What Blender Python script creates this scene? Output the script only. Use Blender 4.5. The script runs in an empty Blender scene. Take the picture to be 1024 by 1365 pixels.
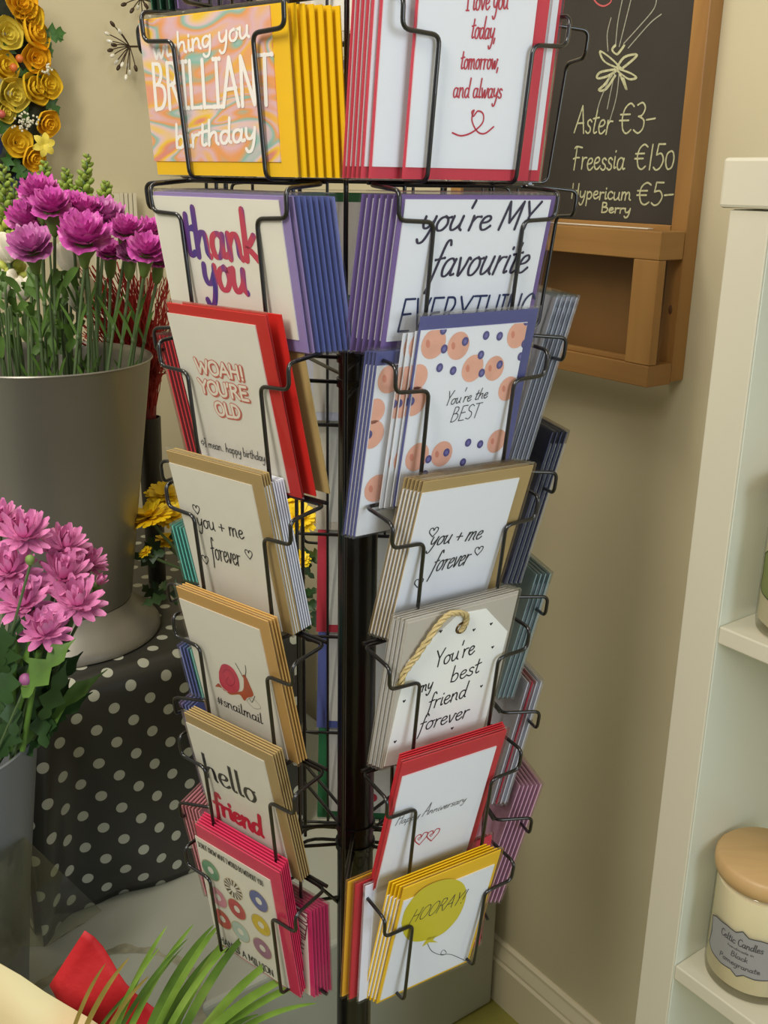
import bpy, bmesh, math, random
from mathutils import Vector as V, Matrix as M
random.seed(7)
sc = bpy.context.scene
R = math.radians
# ---------------------------------------------------------------- camera
TH, RO, F, S, H = 0.31781, 0.01712, 1362.5, .714, 1.45
fw = V((0, math.cos(TH), -math.sin(TH))); r_ = V((1, 0, 0)); u_ = V((0, math.sin(TH), math.cos(TH)))
r2 = r_*math.cos(RO) + u_*math.sin(RO); u2 = -r_*math.sin(RO) + u_*math.cos(RO)
CAM = V((0, 0, H))
cd = bpy.data.cameras.new('camera'); cam = bpy.data.objects.new('camera', cd); sc.collection.objects.link(cam)
cd.sensor_fit = 'HORIZONTAL'; cd.sensor_width = 36; cd.lens = F/1024*36
cd.clip_start = .02
cam.matrix_world = M(((r2.x, u2.x, -fw.x, 0), (r2.y, u2.y, -fw.y, 0), (r2.z, u2.z, -fw.z, H), (0, 0, 0, 1)))
sc.camera = cam
def ray(x, y): return fw + r2*((x-512)/F) - u2*((y-682.5)/F)
def at(x, y, p0, n):
    d = ray(x, y); n = V(n); return CAM + d*((V(p0)-CAM).dot(n)/d.dot(n))
def aty(x, y, Y): return at(x, y, (0, Y, 0), (0, 1, 0))
def atz(x, y, Z): return at(x, y, (0, 0, Z), (0, 0, 1))
dW = V((math.sin(R(36.5)), -math.cos(R(36.5)), 0))      # along the right wall, towards the viewer
nW = V((-math.cos(R(36.5)), -math.sin(R(36.5)), 0))     # right wall normal, into the room
def W(n, d, z): return nW*n + dW*d + V((0, 0, z))
def atn(x, y, n): return at(x, y, nW*n, nW)
def atd(x, y, d): return at(x, y, dW*d, dW)
# ---------------------------------------------------------------- world, light, exposure
vs = sc.view_settings; vs.view_transform = 'Standard'; vs.look = 'None'; vs.gamma = 1; vs.exposure = 0; vs.use_curve_mapping = False
sc.cycles.transparent_max_bounces = 32; sc.cycles.max_bounces = 8
w = bpy.data.worlds.new('world'); sc.world = w; w.use_nodes = True
w.node_tree.nodes['Background'].inputs[0].default_value = (.95, .93, .86, 1)
w.node_tree.nodes['Background'].inputs[1].default_value = .36
def area(name, loc, target, size, power, col, sy=None):
    l = bpy.data.lights.new(name, 'AREA'); l.energy = power; l.color = col; l.size = size
    if sy: l.shape = 'RECTANGLE'; l.size_y = sy
    o = bpy.data.objects.new(name, l); sc.collection.objects.link(o); o.location = loc
    o.rotation_euler = (V(target)-V(loc)).to_track_quat('-Z', 'Y').to_euler(); return o
area('ceiling_lamp', (-.75, .9, 2.75), (-.35, 1.6, .9), .35, 17, (1, .92, .78), 1.0)
area('ceiling_lamp', (-.9, -.7, 2.6), (0, 1.0, .9), .5, 40, (1, .94, .84), 1.0)
area('shop_window_daylight', (2.2, -1.6, 1.7), (0, 1.1, 1.0), 1.6, 50, (.78, .89, 1), 1.6)

# ---------------------------------------------------------------- materials
def lin(c): return tuple(((v/255)/12.92 if v/255 <= .04045 else ((v/255+.055)/1.055)**2.4) for v in c)
_m = {}
def mat(name, rgb, rough=.6, metal=0, bump=0, bscale=60, var=0, vscale=8, coat=0, spec=.5, sub=None):
    if name in _m: return _m[name]
    m = bpy.data.materials.new(name); m.use_nodes = True; nt = m.node_tree; b = nt.nodes['Principled BSDF']
    c = lin(rgb)+(1,)
    b.inputs['Base Color'].default_value = c; b.inputs['Roughness'].default_value = rough; b.inputs['Metallic'].default_value = metal
    b.inputs['Coat Weight'].default_value = coat; b.inputs['Specular IOR Level'].default_value = spec
    tc = nt.nodes.new('ShaderNodeTexCoord')
    if var:
        n = nt.nodes.new('ShaderNodeTexNoise'); n.inputs['Scale'].default_value = vscale; n.inputs['Detail'].default_value = 5
        nt.links.new(tc.outputs['Object'], n.inputs['Vector'])
        mx = nt.nodes.new('ShaderNodeMix'); mx.data_type = 'RGBA'; mx.blend_type = 'MULTIPLY'; mx.inputs[0].default_value = 1
        rp = nt.nodes.new('ShaderNodeMapRange'); rp.inputs['To Min'].default_value = 1-var; rp.inputs['To Max'].default_value = 1+var
        rp.inputs['From Min'].default_value = .3; rp.inputs['From Max'].default_value = .7
        nt.links.new(n.outputs[0], rp.inputs[0]); mx.inputs[6].default_value = c
        nt.links.new(rp.outputs[0], mx.inputs[7]); nt.links.new(mx.outputs[2], b.inputs['Base Color'])
    if bump:
        n2 = nt.nodes.new('ShaderNodeTexNoise'); n2.inputs['Scale'].default_value = bscale; n2.inputs['Detail'].default_value = 4
        nt.links.new(tc.outputs['Object'], n2.inputs['Vector'])
        bp = nt.nodes.new('ShaderNodeBump'); bp.inputs['Strength'].default_value = bump; bp.inputs['Distance'].default_value = .002
        nt.links.new(n2.outputs[0], bp.inputs['Height']); nt.links.new(bp.outputs[0], b.inputs['Normal'])
    _m[name] = m; return m
def ramp_mat(name, stops, vec_scale, rough=.6, kind='noise', dist=0, detail=3, bump=0):
    """procedural colour bands from a distorted noise / wave"""
    if name in _m: return _m[name]
    m = bpy.data.materials.new(name); m.use_nodes = True; nt = m.node_tree; b = nt.nodes['Principled BSDF']
    b.inputs['Roughness'].default_value = rough
    tc = nt.nodes.new('ShaderNodeTexCoord'); mp = nt.nodes.new('ShaderNodeMapping'); mp.inputs['Scale'].default_value = vec_scale
    nt.links.new(tc.outputs['Object'], mp.inputs[0])
    if kind == 'noise':
        n = nt.nodes.new('ShaderNodeTexNoise'); n.inputs['Scale'].default_value = 1; n.inputs['Detail'].default_value = detail; n.inputs['Distortion'].default_value = dist
    else:
        n = nt.nodes.new('ShaderNodeTexWave'); n.inputs['Scale'].default_value = 1; n.inputs['Distortion'].default_value = dist; n.inputs['Detail'].default_value = detail
        n.inputs['Detail Scale'].default_value = 1.5
    nt.links.new(mp.outputs[0], n.inputs['Vector'])
    rp = nt.nodes.new('ShaderNodeValToRGB'); e = rp.color_ramp.elements
    while len(e) < len(stops): e.new(.5)
    for k, (p, c) in enumerate(stops): e[k].position = p; e[k].color = lin(c)+(1,)
    nt.links.new(n.outputs['Fac' if kind == 'noise' else 'Fac'], rp.inputs[0]); nt.links.new(rp.outputs[0], b.inputs['Base Color'])
    if bump:
        bp = nt.nodes.new('ShaderNodeBump'); bp.inputs['Strength'].default_value = bump; bp.inputs['Distance'].default_value = .001
        nt.links.new(n.outputs['Fac'], bp.inputs['Height']); nt.links.new(bp.outputs[0], b.inputs['Normal'])
    _m[name] = m; return m
def film(name, tint=(255, 255, 255), gloss=.12, rough=.12, alpha=0, wrinkle=.25, ws=25):
    if name in _m: return _m[name]
    m = bpy.data.materials.new(name); m.use_nodes = True; nt = m.node_tree
    for n in list(nt.nodes): nt.nodes.remove(n)
    out = nt.nodes.new('ShaderNodeOutputMaterial'); tr = nt.nodes.new('ShaderNodeBsdfTransparent'); tr.inputs[0].default_value = lin(tint)+(1,)
    gl = nt.nodes.new('ShaderNodeBsdfGlossy'); gl.inputs['Roughness'].default_value = rough
    df = nt.nodes.new('ShaderNodeBsdfDiffuse'); df.inputs[0].default_value = (.75, .75, .72, 1)
    fr = nt.nodes.new('ShaderNodeFresnel'); fr.inputs[0].default_value = 1.35
    ad = nt.nodes.new('ShaderNodeMath'); ad.operation = 'MULTIPLY_ADD'; ad.inputs[1].default_value = .5; ad.inputs[2].default_value = gloss*.2
    nt.links.new(fr.outputs[0], ad.inputs[0])
    tc = nt.nodes.new('ShaderNodeTexCoord'); no = nt.nodes.new('ShaderNodeTexNoise'); no.inputs['Scale'].default_value = ws
    nt.links.new(tc.outputs['Object'], no.inputs['Vector'])
    bp = nt.nodes.new('ShaderNodeBump'); bp.inputs['Strength'].default_value = wrinkle; bp.inputs['Distance'].default_value = .004
    nt.links.new(no.outputs[0], bp.inputs['Height']); nt.links.new(bp.outputs[0], gl.inputs['Normal']); nt.links.new(bp.outputs[0], fr.inputs['Normal'])
    m1 = nt.nodes.new('ShaderNodeMixShader'); m2 = nt.nodes.new('ShaderNodeMixShader'); m1.inputs[0].default_value = alpha
    nt.links.new(tr.outputs[0], m1.inputs[1]); nt.links.new(df.outputs[0], m1.inputs[2])
    nt.links.new(ad.outputs[0], m2.inputs[0]); nt.links.new(m1.outputs[0], m2.inputs[1]); nt.links.new(gl.outputs[0], m2.inputs[2])
    nt.links.new(m2.outputs[0], out.inputs[0]); _m[name] = m; return m

# ---------------------------------------------------------------- mesh helpers
def tag(o, label=None, cat=None, group=None, kind=None):
    if label: o['label'] = label
    if cat: o['category'] = cat
    if group: o['group'] = group
    if kind: o['kind'] = kind
    return o
def link(name, me, parent=None):
    o = bpy.data.objects.new(name, me); sc.collection.objects.link(o)
    if parent: o.parent = parent
    return o
def empty(name, loc=(0, 0, 0), rz=0, mw=None, **k):
    o = bpy.data.objects.new(name, None); sc.collection.objects.link(o); o.empty_display_size = .02
    if mw is not None: o.matrix_world = mw
    else: o.location = loc; o.rotation_euler.z = rz
    return tag(o, **k)
class MB:
    def __init__(s): s.v = []; s.f = []; s.sm = []
    def add(s, vs, fs, smooth=False):
        n = len(s.v); s.v += [V(q) for q in vs]; s.f += [tuple(i+n for i in f) for f in fs]; s.sm += [smooth]*len(fs); return s
    def box(s, lo, hi, mw=None):
        (a, b, c), (d, e, f) = lo, hi
        vs = [V(q) for q in ((a, b, c), (d, b, c), (d, e, c), (a, e, c), (a, b, f), (d, b, f), (d, e, f), (a, e, f))]
        if mw is not None: vs = [mw @ q for q in vs]
        return s.add(vs, [(0, 3, 2, 1), (4, 5, 6, 7), (0, 1, 5, 4), (1, 2, 6, 5), (2, 3, 7, 6), (3, 0, 4, 7)])
    def wbox(s, n0, n1, d0, d1, z0, z1):   # box in wall coordinates
        vs = [W(n, d, z) for z in (z0, z1) for (n, d) in ((n0, d0), (n1, d0), (n1, d1), (n0, d1))]
        return s.add(vs, [(0, 3, 2, 1), (4, 5, 6, 7), (0, 1, 5, 4), (1, 2, 6, 5), (2, 3, 7, 6), (3, 0, 4, 7)])
    def tube(s, pts, r, seg=8, closed=False, caps=True):
        pts = [V(p) for p in pts]; n = len(pts); rr = r if isinstance(r, (list, tuple)) else [r]*n
        t = (pts[1]-pts[0]).normalized(); a = t.orthogonal().normalized(); rings = []
        for i, p in enumerate(pts):
            if closed: t = (pts[(i+1) % n]-pts[i-1]).normalized()
            else: t = (pts[min(i+1, n-1)]-pts[max(i-1, 0)]).normalized()
            a = (a - t*a.dot(t)); a = a.normalized() if a.length > 1e-9 else t.orthogonal().normalized(); b = t.cross(a)
            rings.append([p + (a*math.cos(2*math.pi*k/seg)+b*math.sin(2*math.pi*k/seg))*rr[i] for k in range(seg)])
        vs = [q for g in rings for q in g]; fs = []
        for i in range(n if closed else n-1):
            j = (i+1) % n
            for k in range(seg): fs.append((i*seg+k, i*seg+(k+1) % seg, j*seg+(k+1) % seg, j*seg+k))
        if caps and not closed: fs += [tuple(range(seg-1, -1, -1)), tuple((n-1)*seg+k for k in range(seg))]
        return s.add(vs, fs, True)
    def lathe(s, prof, seg=48, c=(0, 0, 0)):
        c = V(c); vs = []; n = len(prof)
        for (r, z) in prof: vs += [c+V((r*math.cos(2*math.pi*k/seg), r*math.sin(2*math.pi*k/seg), z)) for k in range(seg)]
        fs = [(i*seg+k, i*seg+(k+1) % seg, (i+1)*seg+(k+1) % seg, (i+1)*seg+k) for i in range(n-1) for k in range(seg)]
        return s.add(vs, fs, True)
    def ell(s, c, rx, ry, rz, mw=None, u=12, v=8):
        vs = []; fs = []
        for i in range(v+1):
            a = math.pi*i/v
            for k in range(u):
                b = 2*math.pi*k/u; q = V((rx*math.sin(a)*math.cos(b), ry*math.sin(a)*math.sin(b), rz*math.cos(a)))
                if mw is not None: q = mw @ q
                vs.append(q+V(c))
        for i in range(v):
            for k in range(u): fs.append((i*u+k, (i+1)*u+k, (i+1)*u+(k+1) % u, i*u+(k+1) % u))
        return s.add(vs, fs, True)
    def poly(s, pts, z=0, th=.0002):       # flat print piece (a thin prism)
        n = len(pts); a = sum(pts[i][0]*pts[(i+1) % n][1]-pts[(i+1) % n][0]*pts[i][1] for i in range(n))
        if a < 0: pts = pts[::-1]
        vs = [(p[0], p[1], z) for p in pts]; return s.add(vs, [tuple(range(n))])
    def build(s, name, m, parent=None, **k):
        me = bpy.data.meshes.new(name); me.from_pydata([tuple(q) for q in s.v], [], s.f)
        me.polygons.foreach_set('use_smooth', s.sm); me.materials.append(m); me.update()
        if any(s.sm):
            try: me.set_sharp_from_angle(angle=R(50))
            except Exception: pass
        return tag(link(name, me, parent), **k)
def fillet(pts, r, n=4):
    pts = [V(p) for p in pts]; out = [pts[0]]
    for i in range(1, len(pts)-1):
        a, b, c = pts[i-1], pts[i], pts[i+1]; l = min(r, (a-b).length*.45, (c-b).length*.45)
        p = b+(a-b).normalized()*l; q = b+(c-b).normalized()*l
        for k in range(n+1):
            t = k/n; out.append(p*(1-t)**2+b*2*t*(1-t)+q*t*t)
    out.append(pts[-1]); return out
def bevel(o, w=.002, seg=2):
    m = o.modifiers.new('bevel', 'BEVEL'); m.width = w; m.segments = seg; m.limit_method = 'ANGLE'; return o

# ---------------------------------------------------------------- colours
WALL = mat('warm_cream_wall', (196, 186, 154), .75, bump=.12, bscale=40, var=.03, vscale=2)
WHITE_TRIM = mat('cream_gloss_trim', (208, 198, 168), .45)
SHELF = mat('cream_white_laminate', (210, 205, 184), .42)
SHELF_IN = mat('pale_green_white_side', (222, 226, 210), .4)
FLOORM = mat('olive_green_floor', (132, 128, 58), .5, bump=.1, var=.10, vscale=12)
WIRE = mat('black_powder_coated_wire', (14, 13, 13), .28, coat=.6)
POST = mat('black_post', (13, 13, 13), .32, coat=.3)
CLEAR = film('clear_cello_sleeve', gloss=.06, alpha=.012)
CLOUDY = film('cloudy_cello_sleeve', gloss=.2, alpha=.16)
PAPER = mat('white_card_paper', (236, 238, 242), .5, spec=.3)
CREAM = mat('cream_card_paper', (232, 229, 216), .5, spec=.3)

# ================================================================ SETTING
NW, DL = -1.098, -2.36
def st(name, mb, m, parent=None): o = mb.build(name, m, parent); o['kind'] = 'structure'; return o
st('wall_right', MB().wbox(NW-.1, NW, DL-.1, 1.2, 0, 2.6), WALL)
st('wall_left', MB().wbox(NW, 2.4, DL-.1, DL, 0, 2.6), WALL)
st('floor', MB().wbox(NW-.1, 2.4, DL-.1, 1.6, -.05, 0), FLOORM)
# skirting: a profile swept along the right wall
def skirting(name, a, b, nrm):
    prof = [(0, 0), (.018, 0), (.018, .088), (.0145, .093), (.0145, .098), (.0125, .104), (.008, .116), (.0075, .122), (.003, .126), (0, .126)]
    mb = MB(); n = len(prof)
    vs = [p+nrm*x+V((0, 0, z)) for p in (a, b) for (x, z) in prof]
    fs = [(i, (i+1) % n, n+(i+1) % n, n+i) for i in range(n)]+[tuple(range(n)), tuple(range(2*n-1, n-1, -1))]
    return st(name, mb.add(vs, fs), WHITE_TRIM)
skirting('baseboard_right', W(NW, DL, 0), W(NW, 1.2, 0), nW)
skirting('baseboard_left', W(NW, DL, 0), W(2.4, DL, 0), dW)
# white plinth with rounded edge
PZ, PD = .31, -1.089
plinth = MB().wbox(NW+.024, .9, DL+.03, PD, 0, PZ).build('display_plinth', mat('pale_grey_painted_plinth', (162, 164, 150), .38, var=.05, vscale=5),
    label='low pale grey painted plinth under the spotted table, up against the skirting', cat='plinth'); bevel(plinth, .008, 3)
# worn ring on the plinth top
rm = mat('dried_water_ring', (140, 138, 116), .5, var=.35, vscale=40)
mb = MB(); c0 = atz(150, 1350, PZ+.0006); rr0 = (atz(165, 1262, PZ)-c0).length
pr = []
for k in range(61):
    a = R(-30+k*4.2); j = .004*math.sin(k*1.3)+.003*math.sin(k*.47)
    for q in (rr0+j, rr0-.014+j*.3*math.sin(k)): pr.append(c0+V((q*math.cos(a), q*math.sin(a), 0)))
mb.add(pr, [(2*k, 2*k+1, 2*k+3, 2*k+2) for k in range(60)]); mb.build('stain', rm, plinth)
# ---- low table under polka dot oilcloth
DC, TZ = -1.368, .722
def dots_mat():
    m = bpy.data.materials.new('charcoal_polka_oilcloth'); m.use_nodes = True; nt = m.node_tree; b = nt.nodes['Principled BSDF']
    b.inputs['Roughness'].default_value = .34; b.inputs['Specular IOR Level'].default_value = .45
    uv = nt.nodes.new('ShaderNodeUVMap'); sp = nt.nodes.new('ShaderNodeSeparateXYZ'); nt.links.new(uv.outputs[0], sp.inputs[0])
    def mth(op, a, b_=None, v=None):
        n = nt.nodes.new('ShaderNodeMath'); n.operation = op
        nt.links.new(a, n.inputs[0])
        if b_ is not None: nt.links.new(b_, n.inputs[1])
        elif v is not None: n.inputs[1].default_value = v
        return n.outputs[0]
    def lattice(off):
        fx = mth('SUBTRACT', mth('FRACT', mth('ADD', sp.outputs[0], v=off)), v=.5); fy = mth('SUBTRACT', mth('FRACT', mth('ADD', sp.outputs[1], v=off)), v=.5)
        return mth('LESS_THAN', mth('ADD', mth('MULTIPLY', fx, fx), mth('MULTIPLY', fy, fy)), v=.150**2)
    msk = mth('MAXIMUM', lattice(0), lattice(.5))
    mx = nt.nodes.new('ShaderNodeMix'); mx.data_type = 'RGBA'; nt.links.new(msk, mx.inputs[0])
    mx.inputs[6].default_value = lin((50, 50, 46))+(1,); mx.inputs[7].default_value = lin((178, 180, 164))+(1,)
    nt.links.new(mx.outputs[2], b.inputs['Base Color'])
    tc = nt.nodes.new('ShaderNodeTexCoord'); no = nt.nodes.new('ShaderNodeTexNoise'); no.inputs['Scale'].default_value = 9; nt.links.new(tc.outputs['Object'], no.inputs['Vector'])
    bp = nt.nodes.new('ShaderNodeBump'); bp.inputs['Strength'].default_value = .25; bp.inputs['Distance'].default_value = .01; nt.links.new(no.outputs[0], bp.inputs['Height']); nt.links.new(bp.outputs[0], b.inputs['Normal'])
    return m
POLKA = dots_mat()
NR, NL = -.84, -.352    # right and left end of the table along the wall direction
tb = empty('display_table', W((NR+NL)/2, (DC-.55), PZ), label='low table under a charcoal polka dot oilcloth, carrying the tall grey bucket', cat='table')
MBt = MB().wbox(NR+.02, NL-.02, DL+.06, DC-.03, TZ-.03, TZ-.008); o = MBt.build('table_top', mat('board', (120, 100, 70), .7)); o.parent = tb; o.matrix_parent_inverse = M.Translation(-tb.location)
def childw(o, parent):   # parent an object whose mesh is in world coordinates
    o.parent = parent; o.matrix_parent_inverse = parent.matrix_world.inverted() if parent.type != 'EMPTY' else M.Translation(parent.location).inverted(); return o
for n_, d_ in ((NR+.04, DC-.06), (NL-.06, DC-.06), (NR+.04, DL+.1), (NL-.06, DL+.1)):
    childw(MB().wbox(n_, n_+.03, d_-.03, d_, PZ, TZ-.03).build('leg', mat('board', (120, 100, 70))), tb)
def cloth():
    me = bpy.data.meshes.new('oilcloth'); vs = []; fs = []; uvs = []; per = .059
    NU, K = 110, []
    # profile from back of the top, over the front edge, to the hem
    top = [(DL+.06 + (DC-.035-(DL+.06))*i/12, TZ, i) for i in range(13)]
    prof = [(d, z) for d, z, _ in top]
    for i in range(1, 7):
        a = R(90*i/6); prof.append((DC-.035+.035*math.sin(a), TZ-.035+.035*math.cos(a)))
    zt = TZ-.035
    for i in range(1, 25): prof.append((DC, zt-(zt-PZ-.002)*i/24))
    arc = [0]
    for i in range(1, len(prof)): arc.append(arc[-1]+math.hypot(prof[i][0]-prof[i-1][0], prof[i][1]-prof[i-1][1]))
    for i in range(NU+1):
        n = NR+(NL-NR)*i/NU
        for j, (d, z) in enumerate(prof):
            h = max(0, (TZ-.04-z)/(TZ-.04-PZ)); dd = 0
            if h > 0:
                fold = math.exp(-((n+.40-.05*h)/.028)**2)*.034*h**.8 - math.exp(-((n+.455-.04*h)/.030)**2)*.014*h   # one deep fold near the left
                dd = fold + .007*h*math.sin(n*21+1)+.004*h*math.sin(n*47+2*h)
                # bottom tucks inward at the right of the fold
                dd -= .020*max(0, (h-.82)/.18)*math.exp(-((n+.52)/.07)**2)
            vs.append(W(n, d+dd, z + (.0015*math.sin(n*30)*(1 if j < 12 else 0))))
            uvs.append((n/per, arc[j]/per))
    P = len(prof)
    for i in range(NU):
        for j in range(P-1): fs.append((i*P+j, i*P+j+1, (i+1)*P+j+1, (i+1)*P+j))
    me.from_pydata([tuple(q) for q in vs], [], fs); ul = me.uv_layers.new(name='UVMap')
    for p in me.polygons:
        p.use_smooth = True
        for li in p.loop_indices: ul.data[li].uv = uvs[me.loops[li].vertex_index]
    # rotate the dot lattice to the photo's diagonal
    me.materials.append(POLKA); o = link('oilcloth', me)
    # right end drop
    so = o.modifiers.new('solid', 'SOLIDIFY'); so.thickness = .0012; so.offset = -1
    return o
childw(tag(cloth(), label='charcoal oilcloth with off-white dots'), tb)
def cloth_end(NR):
    me = bpy.data.meshes.new('oilcloth_end'); per = .059; vs = []; fs = []; uv = []
    for i in range(13):
        for j in range(9):
            d = DL+.06+(DC-.004-DL-.06)*i/12; z = TZ-(TZ-PZ-.002)*j/8
            vs.append(tuple(W(NR-.004*math.sin(i), d, z))); uv.append((d/per, z/per))
    for i in range(12):
        for j in range(8): fs.append((i*9+j, i*9+j+1, (i+1)*9+j+1, (i+1)*9+j))
    me.from_pydata(vs, [], fs); ul = me.uv_layers.new(name='UVMap')
    for p in me.polygons:
        for li in p.loop_indices: ul.data[li].uv = uv[me.loops[li].vertex_index]
    me.materials.append(POLKA); return link('oilcloth_side', me)
childw(cloth_end(NR), tb); childw(cloth_end(NL), tb)

# ---- white shelving unit on the right
SN = -.80
su = empty('shelf_unit', W(-.95, -.2, 0), label='cream white shelving unit against the right wall, holding jar candles', cat='shelf')
def sp(name, mb, m=SHELF, b=.0015): o = childw(mb.build(name, m), su); bevel(o, b, 2); return o
sp('side_panel', MB().wbox(NW+.02, SN-.0005, -.575, -.5345, 0, 1.427), SHELF_IN)
sp('stile', MB().wbox(SN-.0005, SN+.002, -.5755, -.5345, 0, 1.4265), SHELF)
sp('side_panel', MB().wbox(NW+.02, SN, .16, .20, 0, 1.427))
sp('back_panel', MB().wbox(NW+.02, NW+.026, -.534, .16, .05, 1.427), SHELF_IN)
sp('top_panel', MB().wbox(NW+.02, SN+.006, -.585, .21, 1.428, 1.470), SHELF, .003)
for z in (1.0415, .6375, .24): sp('shelf_board', MB().wbox(NW+.027, SN-.001, -.5342, .1597, z-.018, z))

# ---- chalkboard with paper holder on the right wall
PINE = ramp_mat('varnished_pine', [(.25, (140, 100, 52)), (.5, (164, 120, 64)), (.75, (180, 136, 78))], (9, 9, 1.6), .38, dist=1.5, bump=.05)
PINEH = ramp_mat('varnished_pine_cross', [(.25, (142, 102, 54)), (.5, (160, 118, 64)), (.75, (178, 134, 78))], (2.2, 2.2, 22), .38, dist=1.2, bump=.05)
cb = empty('chalkboard', W(NW, -1.06, 1.2), label='pine framed chalkboard with a shallow wooden holder below, listing flower prices', cat='chalkboard')
def cp(name, mb, m, b=.0012): o = childw(mb.build(name, m), cb); bevel(o, b, 2); return o
BR_, BL_, FN = -.833, -1.29, -1.073
cp('frame_stile', MB().wbox(NW, FN, BR_-.024, BR_, 1.203, 1.95), PINE)
cp('frame_stile', MB().wbox(NW, FN, BL_, BL_+.024, 1.203, 1.95), PINE)
cp('frame_rail', MB().wbox(NW, FN, BL_+.0242, BR_-.0242, 1.926, 1.95), PINEH)
cp('frame_rail', MB().wbox(NW, FN+.001, BL_+.0242, BR_-.0242, 1.3745, 1.397), PINEH)
slate = cp('slate', MB().wbox(NW+.004, FN-.006, BL_+.0242, BR_-.0242, 1.3972, 1.9258), mat('chalky_black_slate', (52, 47, 40), .8, var=.12, vscale=14), .0003)
cp('holder_back', MB().wbox(NW+.003, NW+.009, BL_+.0242, BR_-.0242, 1.21, 1.374), mat('brown_hardboard', (120, 86, 42), .55, var=.1, vscale=6), .0003)
BN = -1.027
cp('holder_top_rail', MB().wbox(FN+.0012, BN, BL_, BR_, 1.357, 1.391), PINEH)
cp('holder_bottom_rail', MB().wbox(FN+.0005, BN, BL_, BR_, 1.200, 1.2275), PINEH)
cp('holder_stile', MB().wbox(BN-.014, BN, BR_-.040, BR_, 1.2278, 1.3568), PINE)
cp('holder_stile', MB().wbox(BN-.014, BN, BL_, BL_+.040, 1.2278, 1.3568), PINE)
cp('inner_bead', MB().wbox(BN-.013, BN-.006, BL_+.0405, BR_-.0405, 1.2278, 1.2335), PINEH, .0005)
cp('chalk_dust', MB().wbox(FN+.002, FN+.012, BL_+.02, BR_-.05, 1.3912, 1.3922), mat('chalk_dust', (228, 222, 205), .9), .0002)
cp('knot', MB().ell(W(FN-.002, BR_-.012, 1.294), .004, .004, .007, M.Rotation(0, 3, 'Z'), 10, 6), mat('dark_knot', (96, 60, 30), .6), .0001)
kb = MB(); kb.tube([W(FN+.013, BR_-.018, 1.3915+.003), W(FN+.013, BR_-.05, 1.3915+.003)], .0032, 8)

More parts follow.
